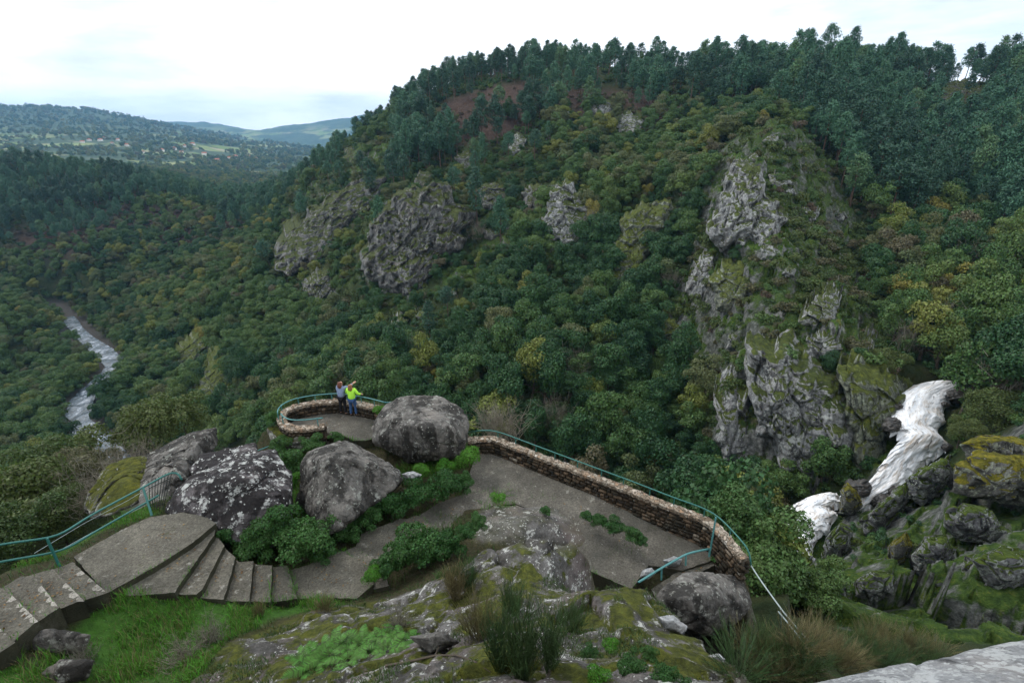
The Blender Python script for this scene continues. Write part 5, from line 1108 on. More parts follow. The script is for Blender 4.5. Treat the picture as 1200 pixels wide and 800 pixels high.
ll = [PZ(x, y, ZL) for x, y in [(452, 480), (440, 476.5), (423, 472.5), (397, 468.5), (370, 470.5), (346, 475), (333, 481), (328.5, 488), (332, 496), (342, 501), (360, 500.5), (380, 498)]]
LC, LN = masonry('stone_parapet', ll, [-12.0, -12.0], .36, 'curved stone parapet around the lookout terrace', tuple(PZ(350, 488, -12)), 5, 1, 2.2, .37)

# ------------------------------------------------------------------ railings
def railing(name, label, rails, posts, mat, r=.028, pr=.025, cat='railing', loc=None):
    e = empty(name, loc or tuple(rails[0][0])); tag(e, label, cat)
    for pts in rails:
        q, _ = resample(pts, .18)
        for _k in range(2): q[1:-1] = (q[:-2]+2*q[1:-1]+q[2:])/4
        mb = MB(); mb.tube(q, r, 8); o = mb.build('rail', mat, None, True); o.parent = e; o.matrix_parent_inverse = e.matrix_basis.inverted()
    for a, b in posts:
        mb = MB(); mb.tube([a, b], pr, 8); o = mb.build('post', mat); o.parent = e; o.matrix_parent_inverse = e.matrix_basis.inverted()
    return e
def up_(p, h): return np.array([p[0], p[1], p[2]+h])
pb1, pb2 = PZ(70, 664, -10.42), PZ(178, 604, -10.45)
pb0 = PZ(-60, 700, -10.1)
rails = [[P(-70, 655, 11.4), P(0, 637.5, 12.4), P(54, 630.5, 13.1), P(70, 627, 13.4), P(107, 603, 14.3), P(167.5, 571, 15.5), P(200, 553, 16.3), P(207, 551, 16.4), P(211, 554, 16.4), P(213, 562, 16.3)],
         [P(-70, 672, 11.5), P(0, 658, 12.5), P(62, 647.5, 13.3), P(78, 643, 13.6), P(111, 623, 14.4), P(169, 590, 15.6), P(186, 580, 16)]]
railing('railing', 'dark green two rail handrail at the outer side of the left stairs', rails, [(pb1, P(55, 630.5, 13.1)), (pb2, P(167.5, 571, 15.5)), (pb0, P(-72, 656, 11.4))], M['green_paint'], .03, .032, loc=tuple(pb1))
e = empty('iron_grille', tuple(PZ(188, 598, -10.5))); tag(e, 'small dark iron grille between the green railing and the dark boulder', 'grille')
for t in np.linspace(0, 1, 8):
    a = P(177+t*14, 600-t*4, 16.2+.2*t); b = P(174+t*28, 563-t*12, 16.4+.2*t); mb = MB(); mb.tube([a, b], .011, 6); o = mb.build('bar', M['iron']); o.parent = e; o.matrix_parent_inverse = e.matrix_basis.inverted()
for (a, b) in (((175, 572), (200, 560)), ((177, 594), (192, 590))):
    mb = MB(); mb.tube([P(a[0], a[1], 16.3), P(b[0], b[1], 16.5)], .014, 6); o = mb.build('cross_bar', M['iron']); o.parent = e; o.matrix_parent_inverse = e.matrix_basis.inverted()
# bare wires outside the railing
mb = MB()
for pts in ([(40, 648, 13.8), (100, 612, 15), (150, 586, 16), (196, 558, 17)], [(60, 650, 14), (120, 617, 15), (170, 592, 16)]):
    q, _ = resample([P(*a_) for a_ in pts], .3); mb.tube(q, .008, 5)
tag(mb.build('wire', M['cable']), 'thin grey wires strung just outside the left railing', 'wire')
# long wall rail
ro = WC-WN*.12
rtop = [P(548, 507, 22.0)]+[up_(p, .27) for p in [ro[int(i)] for i in np.linspace(4, len(ro)-1, 40)]]
ext = [P(886, 672, 14.7), P(900, 692, 14.2), P(922, 722, 13.4), P(942, 744, 12.9), P(956, 760, 12.6)]
posts = [(ro[int(i)]-np.array([0, 0, .05]), up_(ro[int(i)], .27)) for i in np.linspace(10, len(ro)-8, 11)]
railing('railing', 'thin dark green handrail above the coping of the long parapet wall', [rtop+[P(880, 662, 15)]], posts, M['green_paint'], .024, .02, loc=tuple(ro[4]))
railing('cable_handrail', 'pale grey metal line running down from the wall end into the dry broom', [[P(880, 662, 15)]+ext, [P(912, 716, 13.6), P(934, 742, 13), P(950, 766, 12.4)]], [(PZ(915, 735, -13.4), P(915, 713, 13.6))], M['cable'], .02, .02, loc=tuple(ext[1]))
# short turquoise railing with tall post
tp0, tp1 = P(831.5, 650, 15.9), P(838.8, 606, 15.55)
tr = [[P(748, 682, 14.4), P(775.5, 665, 14.9), P(805.5, 648, 15.5), P(831, 642.8, 15.9)]]
railing('railing', 'short turquoise railing with one tall post above the shadowed boulder', tr, [(tp0, tp1)]+[(P(x, y, d), P(x+.4, y2, d2)) for x, y, d, y2, d2 in ((775, 679, 14.95, 665, 14.9), (803.5, 662, 15.55, 648.5, 15.5), (831, 652, 15.9, 643, 15.9))], M['blue_paint'], .032, .026, loc=tuple(tp0))
# lookout rails
lr = [up_(LC[int(i)]-LN[int(i)]*.1, .3) for i in np.linspace(0, len(LC)*.71, 34)]
railing('railing', 'curved turquoise green railing around the outer side of the lookout', [[P(462, 470.5, 23.6)]+lr], [(LC[int(i)]-LN[int(i)]*.1, up_(LC[int(i)]-LN[int(i)]*.1, .3)) for i in np.linspace(6, len(LC)*.7, 8)], M['blue_paint'], .024, .02, loc=tuple(LC[4]))
lr2 = [up_(LC[int(i)], .36) for i in np.linspace(len(LC)*.73, len(LC)-1, 14)]
railing('railing', 'short turquoise railing on the near arm of the lookout parapet', [lr2], [(LC[int(i)], up_(LC[int(i)], .36)) for i in (len(LC)*.76, len(LC)-3)], M['blue_paint'], .026, .022, loc=tuple(LC[-3]))
railing('railing', 'straight green handrail below the lookout beside the dark boulder', [[P(262, 541, 19.6), P(300, 528.5, 21), P(326, 518.5, 22)]], [(P(301, 536, 21.1), P(300, 528.5, 21))], M['blue_paint'], .024, .02)

# ------------------------------------------------------------------ near plants
def VFmesh(name, VF, mat, parent=None): return mk(name, VF[0], VF[1], mat, parent)
def hplace(px, py, D=None):
    """point on the near ground or the gorge slope seen at this pixel"""
    r = ray(px, py)
    for d in np.arange(6, 60, .05):
        q = r*d; z1 = hnear(q[0], q[1]) if (-19 < q[0] < 11 and q[1] < 26) else -99
        if q[2] <= max(float(z1), float(hterr(q[0], q[1]))): return q
    return r*20
leafy = [proto_mesh('foliage', broad_crown(700+i, 5200, .07, 1.05, .75, .35, 20, rough=.8), M['bramble']) for i in range(3)]
leafy2 = [proto_mesh('foliage', broad_crown(710+i, 9000, .06, 1.0, .95, .8, 26, rough=.8), M['oak_mid']) for i in range(2)]
leafo = [proto_mesh('foliage', broad_crown(720+i, 9000, .05, 1.0, .9, .7, 24, rough=.8), M['heath']) for i in range(2)]
def bush(px, py, D, rad, mesh, label, cat='bush', name='bush', sink=.35):
    c = P(px, py, D); e = empty(name, (c[0], c[1], c[2]-rad*sink), random.uniform(0, 6), rad); tag(e, label, cat)
    o = bpy.data.objects.new('foliage', mesh); COL.objects.link(o); o.parent = e
    o = bpy.data.objects.new('stem', PROTO['bushstem', 0]); COL.objects.link(o); o.parent = e; return e
for i, (px, py, D, rad, lab) in enumerate([
    (325, 618, 15.4, .75, 'dark leafy bramble filling the gap between the dark boulder and the angular boulder'), (300, 636, 15.0, .6, 'bramble at the foot of the dark boulder above the narrow steps'), (352, 632, 15.0, .8, 'large bramble at the lower left corner of the angular boulder'),
    (378, 645, 15.2, .45, 'small bramble under the pointed foot of the angular boulder'), (270, 628, 15.1, .4, 'bramble sprig where the top fan step meets the dark boulder'), (410, 622, 16.2, .45, 'low bramble right of the pointed foot of the angular boulder'),
    (432, 605, 16.7, .5, 'bramble mound below the lower edge of the angular boulder'), (458, 592, 17.2, .6, 'round bramble mound between the angular boulder and the upper path'), (488, 580, 17.6, .65, 'thick bramble beside the pale flat stone'), (520, 570, 18.1, .65, 'bramble mound left of the path junction'), (543, 566, 18.4, .4, 'small bramble touching the path junction'),
    (495, 642, 15.2, .75, 'dome shaped bramble on the near side of the lower path'), (468, 650, 15.0, .55, 'left flank bramble of the dome on the lower path'), (522, 640, 15.3, .55, 'right flank bramble of the dome on the lower path'), (450, 668, 14.5, .35, 'tiny bramble beside the hexagonal landing'),
    (345, 545, 20.6, .75, 'bush below the lookout parapet behind the dark boulder'), (322, 490, 22.6, .45, 'bush hanging over the left end of the lookout parapet'), (365, 522, 21, .5, 'bush at the foot of the near lookout wall'), (330, 525, 21.6, .55, 'ivy bush on the rock under the lookout'), (395, 512, 21.2, .3, 'small bush between lookout floor and angular boulder'),
    (720, 618, 16.4, .35, 'low green plant creeping on the middle of the path'), (742, 628, 16, .3, 'low green plant creeping right of its twin on the path'), (700, 609, 16.8, .25, 'little creeping plant at the left end of the path greenery'),
    (688, 604, 17.0, .22, 'little plant on the path edge nearest the grey bedrock'), (708, 612, 16.7, .2, 'tiny plant in the row along the path middle'), (752, 633, 15.8, .2, 'last tiny plant of the row on the path'), (640, 598, 17.2, .2, 'small sprig between bedrock and path'),
    (520, 640, 15.2, .4, 'bramble reaching from the dome towards the tall broom'), (560, 612, 15.6, .3, 'bramble at the dark drop beside the lower path'), (545, 622, 15.4, .35, 'bramble under the side of the lower path'), (850, 660, 16.2, .4, 'bramble at the foot of the wall end')]):
    if rad > 0: bush(px, py, D, rad, leafy[i % 3], lab, name='bramble_bush' if 'bramble' in lab else 'bush')
leafg = [proto_mesh('foliage', broad_crown(730+i, 3000, .07, 1.0, .7, .3, 14), M['grass']) for i in range(2)]
for i, (px, py, D, rad, lab) in enumerate([(550, 533, 19.4, .5, 'bright green fern bush at the right foot of the round boulder'), (522, 546, 19.2, .4, 'bright green plant under the round boulder'), (495, 550, 19, .35, 'bright green plant left under the round boulder'), (585, 583, 17, .28, 'bright green tuft on the edge of the grey bedrock'),
     (446, 480, 22.8, .35, 'yellow green plant at the left shoulder of the round boulder'), (340, 562, 19.5, .4, 'bright green patch between the two front boulders'), (436, 672, 14.2, .3, 'bright green sprig on the last step by the landing')]):
    bush(px, py, D, rad, leafg[i % 2], lab)
for i, (px, py, D, rad, sink, ms, lab) in enumerate([
    (893, 668, 21.5, 1.8, .5, 0, 'bushy grey green tree below the end of the long wall'), (943, 702, 23, 1.4, .5, 1, 'second leafy tree right below the wall end'), (872, 628, 22.5, 1.5, .5, 1, 'treetop showing just outside the curved wall end'), (962, 682, 27, 1.0, .5, 0, 'leafy treetop in front of the lower fall'), (868, 612, 30, 1.5, .5, 1, 'dark treetop left of the lower fall'),
    (862, 668, 18.5, .8, .5, 0, 'bright leafy bush at the corner below the wall end'), (960, 715, 21, 1.2, .5, 1, 'low leafy bush above the dry broom')]):
    bush(px, py, D, rad, leafy2[ms], lab, 'tree' if 'tree' in lab else 'bush', 'leafy_tree' if 'tree' in lab else 'bush', sink)
for i, (px, py, D, rad, lab) in enumerate([(40, 600, 24, 2.3, 'big olive green shrub left below the railing'), (85, 588, 26, 1.8, 'olive green shrub right of the big olive shrub'), (5, 640, 19, 1.3, 'olive shrub at the left photo edge beyond the railing'), (70, 618, 20.5, 1.1, 'low olive shrub between railing and big olive shrub'),
     (180, 515, 33, 2.2, 'smooth green shrub beyond the top of the mossy rock ridge'), (215, 500, 36, 2.0, 'green shrub behind the pointed top of the mossy ridge'), (110, 560, 30, 1.6, 'grey green shrub left of the mossy ridge'), (60, 560, 36, 2.6, 'olive shrub above the big olive shrub')]):
    bush(px, py, D, rad, leafo[i % 2], lab, 'shrub', 'olive_shrub', .5)
for i, (px, py, D, rad, ms, lab) in enumerate([(1150, 488, 55, 2.6, 0, 'brown green bush right of the upper fall'), (1128, 508, 52, 1.6, 1, 'small brown bush touching the right edge of the fall'), (1185, 480, 58, 2.8, 1, 'brown bush at the right photo edge above the mossy shelf'), (1160, 455, 64, 2.4, 0, 'olive bush behind the head of the waterfall'), (1030, 430, 68, 2.2, 0, 'olive bush left of the head of the waterfall'), (1190, 445, 66, 3.2, 1, 'rounded bush upstream of the waterfall at the right edge'), (1100, 432, 72, 2.4, 1, 'bush hanging over the stream above the waterfall')]):
    bush(px, py, D, rad, leafo[ms], lab, 'bush', 'heath_bush', .5)
def twigs(seed, n_=90, L=1.0, spread=.8):
    r = np.random.default_rng(seed); mb = MB()
    for i in range(n_):
        a = r.uniform(0, 6.28); d = np.array([math.cos(a)*spread*r.uniform(.1, 1), math.sin(a)*spread*r.uniform(.1, 1), r.uniform(.5, 1.2)]); b = np.array([r.normal(0, .25), r.normal(0, .25), 0])*L
        q = [b, b+d*L*.5+r.normal(0, .06, 3)*L, b+d*L+r.normal(0, .12, 3)*L]; mb.tube(q, [.009, .006, .002], 3, False)
        for _ in range(4):
            t = r.uniform(.4, 1); s_ = b+d*L*t; mb.tube([s_, s_+r.normal(0, .14, 3)*L+np.array([0, 0, .1*L])], [.005, .002], 3, False)
    return np.vstack(mb.V), np.array(mb.F)
tw = proto_mesh('twigs', twigs(1), M['twig'])
for px, py, D, sc_, lab in [(138, 566, 24, 2.0, 'bare pale twiggy shrub left of the mossy ridge'), (112, 590, 21, 1.3, 'small bare twiggy shrub behind the railing'), (592, 500, 25, 1.5, 'bare grey shrub behind the near end of the long wall'), (575, 492, 27, 1.3, 'bare grey shrub right behind the round boulder'), (170, 540, 30, 1.6, 'thin bare shrub above the mossy ridge'), (1180, 440, 58, 4.5, 'bare grey tree right above the waterfall')]:
    q = P(px, py+12, D); o = bpy.data.objects.new('bare_shrub', tw); COL.objects.link(o); o.location = tuple(q); o.scale = (sc_,)*3; o.rotation_euler = (0, 0, px); tag(o, lab, 'shrub')
rw = np.random.default_rng(5); cand = np.where((bd > 70) & (bd < 170) & (bx > 250) & (bx < 1180) & (by > 230) & (kind == 'oak'))[0]
for j in rw.choice(cand, 16, replace=False):
    o = bpy.data.objects.new('bare_tree', tw); COL.objects.link(o); o.location = (S[j][0], S[j][1], S[j][2]+H[j]*.35); s_ = rw.uniform(3.2, 4.8); o.scale = (s_*.8, s_*.8, s_*1.1); o.rotation_euler = (0, 0, rw.uniform(0, 6)); tag(o, 'bare grey branched tree standing in the green wood', 'tree', 'bare grey trees scattered through the wood')
# grass, broom, ferns
def blades(P0, h, w, mat, name, label, kind='stuff', lean=.35, cat='grass', seed=0, seg=2):
    r = np.random.default_rng(seed); k = len(P0); a = r.uniform(0, 6.28, k); d = np.stack([np.cos(a), np.sin(a), 0*a], -1); s_ = np.stack([-np.sin(a), np.cos(a), 0*a], -1)
    h = (h*r.uniform(.5, 1.2, k)*(1+1.1*np.clip(fbm(P0*1.6, 3, 71)*2, -.6, 1.2)))[:, None]; ln = (r.uniform(.05, lean, k))[:, None]*h; w = (w*r.uniform(.7, 1.2, k))[:, None]
    A_ = P0-s_*w/2; B_ = P0+s_*w/2; mid_ = P0+d*ln*.35+np.array([0, 0, 1])*h*.6; tip = P0+d*ln+np.array([0, 0, 1])*h
    V = np.stack([A_, B_, mid_+s_*w*.38, tip, mid_-s_*w*.38], 1).reshape(-1, 3); b = np.arange(k)[:, None]*5
    Fq = np.concatenate([b+np.array([[0, 1, 2, 4]]), b+np.array([[4, 2, 3, 3]])]); Fl = [tuple(f) for f in (b+np.array([[0, 1, 2, 4]])).tolist()]+[tuple(f) for f in (b+np.array([[4, 2, 3]])).tolist()]
    o = mk(name, V, Fl, mat)
    if label: tag(o, label, cat, kind=kind)
    return o
flat = np.where((sg.ravel() > .25))[0]; r_ = np.random.default_rng(3); pick = r_.choice(flat, 60000); gp = np.stack([NX.ravel()[pick]+r_.uniform(-.04, .04, len(pick)), NY.ravel()[pick]+r_.uniform(-.04, .04, len(pick))], -1)
cl_ = fbm(np.stack([gp[:, 0]*1.2, gp[:, 1]*1.2, 0*gp[:, 0]], -1), 3, 2)
gp = gp[cl_+r_.uniform(-.3, .3, len(gp)) > -.12]; gP = np.stack([gp[:, 0], gp[:, 1], hnear(gp[:, 0], gp[:, 1])-.01], -1)
cut = int(len(gP)*.7); ggx, ggy, _ = proj(gP)
insl = in_any(ggx, ggy, [[(86, 652), (143, 620), (177, 605), (243, 606), (253, 613), (181, 664), (125, 695)]])
gP = gP[~insl]; cut = int(len(gP)*.7)
blades(gP[:cut], .16, .017, M['grass'], 'grass', 'bright green grass on the slope below the stairs', lean=.9)
blades(gP[cut:], .19, .012, M['drygrass'], 'dry_grass', 'dry straw stalks mixed into the green grass', seed=4, lean=.8)
sl = np.where((np.maximum(sh, sb) < .3).ravel() & (sg.ravel() < .3) & (outd.ravel() < 1.6) & (NY.ravel() > 7))[0]; pk = r_.choice(sl, 60000); sp_ = np.stack([NX.ravel()[pk], NY.ravel()[pk], NZ.ravel()[pk]], -1); sp_[:, :2] += r_.uniform(-.04, .04, (len(sp_), 2))
sn_ = fbm(sp_*1.1, 4, 33); sp_ = sp_[sn_+r_.uniform(-.2, .2, len(sp_)) > -.05]; h_ = len(sp_)//2
blades(sp_[:h_], .12, .018, M['bramble'], 'ground_herbs', 'low dark green herbs on the soil beside the paths', cat='herbs', lean=1.2, seed=9)
blades(sp_[h_:], .16, .014, M['heath'], 'ground_herbs', 'olive weeds on the soil around the boulders', cat='herbs', lean=1.0, seed=10)
# weeds along the edges of the paving, and litter on it
EDG = [(q_, z_) for q_, z_ in SLABS]; ep = []; lp = []
for q_, z_ in EDG:
    ps = [PZ(x, y, (z_ if np.isscalar(z_) else z_[k_])) for k_, (x, y) in enumerate(q_)]
    for a_, b_ in zip(ps, ps[1:]+ps[:1]):
        L_e = np.linalg.norm(b_-a_); k_ = int(L_e*70); t_ = r_.uniform(0, 1, k_)[:, None]; e_ = a_+(b_-a_)*t_; e_[:, :2] += r_.normal(0, .045, (k_, 2)); ep.append(e_)
    c_ = np.mean(ps, 0); t_ = r_.dirichlet(np.ones(len(ps))*.8, 22); lp.append(t_@np.array(ps)+np.array([0, 0, .012]))
ep = np.vstack(ep); ep = ep[(fbm(ep*.9, 3, 44)+r_.uniform(-.15, .15, len(ep)) > .0) & ~((ep[:, 0] < -9.6) & (r_.random(len(ep)) < .8))]
blades(ep, .08, .012, M['grass'], 'edge_weeds', 'small grass and weeds growing along the edges of steps and paths', cat='weeds', lean=1.3, seed=31)
lp = np.vstack(lp); lv = leafquads(lp, np.tile([0, 0, 1.], (len(lp), 1)), .05, .7, .25, 9)
tag(mk('fallen_leaves', lv[0], lv[1], M['fallen']), 'small brown fallen leaves scattered on steps and paths', 'leaves', kind='stuff')
# moss and herb tufts on the big rock
hk = np.where((sh.ravel() > .6) & (NY.ravel() > 4.2) & (outd.ravel() < .05))[0]; pk = r_.choice(hk, 30000); hp = np.stack([NX.ravel()[pk], NY.ravel()[pk], NZ.ravel()[pk]], -1)
hn = fbm(hp*.9, 4, 19); hp = hp[hn > .12]; hp += r_.uniform(-.03, .03, hp.shape)*[1, 1, 0]
blades(hp, .07, .014, M['heath'], 'rock_moss_tufts', 'short tufts of moss and herbs on the big mossy rock', cat='moss', lean=1.2, seed=8)
def broom(px, py, D, n_, H_, spread, mat, label, seed, parent_name='broom_tuft', base=None):
    r = np.random.default_rng(seed); c = hplace(px, py) if base is None else base; mb = MB()
    for i in range(n_):
        a = r.uniform(0, 6.28); rr = spread*math.sqrt(r.uniform(0, 1)); b = np.array([math.cos(a)*rr*.35, math.sin(a)*rr*.35, 0]); L = H_*r.uniform(.45, 1.05)
        tip = b+np.array([math.cos(a)*rr*r.uniform(.5, 1.1), math.sin(a)*rr*r.uniform(.5, 1.1), L]); m1 = b*.5+tip*.5+r.normal(0, .05, 3)*H_+np.array([0, 0, .06])
        mb.tube([b, m1, tip], [.0045, .0035, .0012], 3, False)
        for _ in range(5):
            t = r.uniform(.3, .85); s_ = b+(tip-b)*t; mb.tube([s_, s_+(tip-b)*.24+r.normal(0, .07, 3)*H_*.8], [.0045, .0012], 3, False)
    V = np.vstack(mb.V); o = mk(parent_name, V, np.array(mb.F), mat); o.location = (c[0], c[1], c[2]-.05); tag(o, label, 'broom plant'); return o
for i, (px, py, n_, H_, s_, mt, lab) in enumerate([(612, 795, 105, 1.6, .22, 'broom', 'tall green broom plant in the bottom middle of the photo'), (585, 780, 70, 1.3, .22, 'broom', 'green broom left beside the tallest broom'), (645, 785, 65, 1.3, .2, 'broom', 'green broom right beside the tallest broom'), (560, 745, 120, .9, .4, 'broomdry', 'dry brown broom left behind the tall broom'), (535, 700, 120, 1.0, .3, 'broomdry', 'thin dry broom standing before the dome bramble'),
      (600, 720, 70, 1.1, .22, 'broom', 'green broom behind the tallest broom'), (548, 690, 90, .9, .25, 'broom', 'slender green broom near the lower path edge'), (670, 740, 80, .8, .3, 'broom', 'small green broom on the flank of the mossy rock'), (305, 722, 60, .5, .15, 'broomdry', 'thin dark weed standing before the narrow steps'), (380, 715, 70, .5, .3, 'broomdry', 'dry weed at the edge of the hexagonal landing')]):
    broom(px, py, 0, n_, H_, s_, M[mt], lab, 50+i)
rb = np.random.default_rng(12)
for i in range(26):
    px = 870+i*9.0+rb.uniform(-6, 6); py = 768+rb.uniform(-18, 22)-(i > 8)*6; r0 = ray(px, py); D = 14+i*.12+rb.uniform(-1, 1.5); q = hplace(px, py)
    broom(px, py, D, 120, rb.uniform(.5, 1.0), .6, M['broomdry'] if i % 3 else M['broom'], ('green' if i % 3 == 0 else 'straw coloured')+' broom tuft on the slope between shadowed boulder and pale slab', 90+i, base=q)['group'] = ('green' if i % 3 == 0 else 'straw')+' broom tufts above the pale slab'
def fern(seed, n_=11, L=.52):
    r = np.random.default_rng(seed); Vs, Fs = [], []; k = 0
    for i in range(n_):
        a = i/n_*6.28+r.normal(0, .2); d = np.array([math.cos(a), math.sin(a), 0]); s_ = np.array([-math.sin(a), math.cos(a), 0]); LL = L*r.uniform(.7, 1.1)
        for t in np.linspace(.12, 1, 17):
            c = d*LL*t*.85+np.array([0, 0, LL*(.75*t-.62*t*t)]); w = LL*.17*math.sin(math.pi*min(1, t*.92+.06))**.8+.01
            for sg_ in (-1, 1):
                tip = c+s_*sg_*w+d*w*.35-np.array([0, 0, w*.15]); wd_ = LL*.026
                Vs += [c-d*wd_, c+d*wd_, tip+d*wd_*.3, tip-d*wd_*.3]; Fs.append((k, k+1, k+2, k+3)); k += 4
    return np.array(Vs), np.array(Fs)
fm_ = [proto_mesh('fern', fern(i, 8), M['ferns']) for i in range(3)]
for i in range(17):
    px = 362+i*7+rb.uniform(-6, 6); py = 785-i*2.1+rb.uniform(-12, 8); q = hplace(px, py); o = bpy.data.objects.new('fern', fm_[i % 3]); COL.objects.link(o); o.location = (q[0], q[1], q[2]+.02); s_ = rb.uniform(.75, 1.15); o.scale = (s_,)*3; o.rotation_euler = (rb.normal(0, .2), rb.normal(0, .2), rb.uniform(0, 6))
    tag(o, 'bright green fern in the row of ferns on the mossy rock at the bottom', 'fern', 'row of ferns on the mossy rock')
for i, (px, py, lab) in enumerate([(690, 770, 'green herb on the flank of the mossy rock'), (715, 760, 'green herb on the flank of the mossy rock'), (735, 785, 'green herb on the flank of the mossy rock'), (760, 770, 'green herb on the flank of the mossy rock'), (700, 795, 'green herb on the flank of the mossy rock'), (780, 795, 'green herb on the flank of the mossy rock')]):
    q = hplace(px, py); bush(px, py, 1, .14+.03*(i % 3), (leafy[0], leafg[1], leafy[2])[i % 3], lab, 'herb', 'herb').location = tuple(q); bpy.context.view_layer
for o in [o for o in COL.objects if o.name.startswith('herb')]: o['group'] = 'herbs on the flank of the mossy rock'
tt_ = proto_mesh('twigs', twigs(5, 70, .5, 1.2), M['twig'])
for px, py, sc_, lab in [(215, 775, 1.0, 'tangle of dead brown twigs in the lower left grass'), (250, 752, .9, 'tangle of dead twigs nearer the mossy rock'), (100, 778, .8, 'dry twig clump at the lower left corner'), (850, 745, 1.4, 'bare twigs below the shadowed boulder'), (470, 735, .7, 'dry twigs on the mossy rock above the ferns')]:
    q = hplace(px, py); o = bpy.data.objects.new('dead_twigs', tt_); COL.objects.link(o); o.location = tuple(q); o.scale = (sc_,)*3; o.rotation_euler = (0, 0, px); tag(o, lab, 'twigs')
q = [hplace(x, y)+np.array([0, 0, .05]) for x, y in ((452, 782), (480, 777), (510, 770), (535, 770), (558, 778), (575, 790))]
mb = MB(); mb.tube(q, [.022, .02, .018, .015, .012, .006], 6); mb.tube([q[2], q[2]+np.array([.1, .25, .12]), q[2]+np.array([.25, .45, .1])], [.012, .008, .003], 5)
tag(mb.build('fallen_branch', M['bark']), 'bent bare branch lying on the mossy rock below the ferns', 'branch')

# ------------------------------------------------------------------ people
def skinned(name, verts, edges, radii, mat, parent, sub=2):
    me = bpy.data.meshes.new(name); me.from_pydata(verts, edges, []); me.materials.append(mat); o = bpy.data.objects.new(name, me); COL.objects.link(o)
    mo = o.modifiers.new('skin', 'SKIN'); mo.use_smooth_shade = True
    if not me.skin_vertices: return o
    for i, r in enumerate(radii):
        sv = me.skin_vertices[0].data[i]; sv.radius = r if isinstance(r, tuple) else (r, r); sv.use_root = (i == 0)
    s_ = o.modifiers.new('sub', 'SUBSURF'); s_.levels = sub; s_.render_levels = sub; o.parent = parent; return o
def cloth(name, c, c2=None): return simple(name, c, .85, 60, .2, c2=c2, sc=20)
M['skin'] = simple('skin', (.5, .3, .22), .6, None); M['lime'] = cloth('lime jacket', (.42, .85, .06), (.5, .95, .1)); M['jeans'] = cloth('blue jeans', (.03, .07, .17), (.06, .12, .25)); M['black'] = cloth('black cloth', (.012, .012, .016), (.02, .02, .025)); M['greyblue'] = cloth('grey blue jacket', (.16, .22, .36), (.28, .33, .45)); M['shoe'] = cloth('dark shoe', (.02, .018, .018))
m, nt = newmat('hair'); n = N(nt); hc = ramp(n, noise(n, mapv(n, pos(n), (60, 60, 6)), 1, 3), [(.35, (.14, .06, .03)), (.65, (.34, .18, .09))]); out(n, hc, .5); M['hair'] = m
m, nt = newmat('dark hair'); n = N(nt); hc = ramp(n, noise(n, mapv(n, pos(n), (60, 60, 6)), 1, 3), [(.35, (.07, .025, .018)), (.65, (.2, .08, .05))]); out(n, hc, .5); M['hair2'] = m
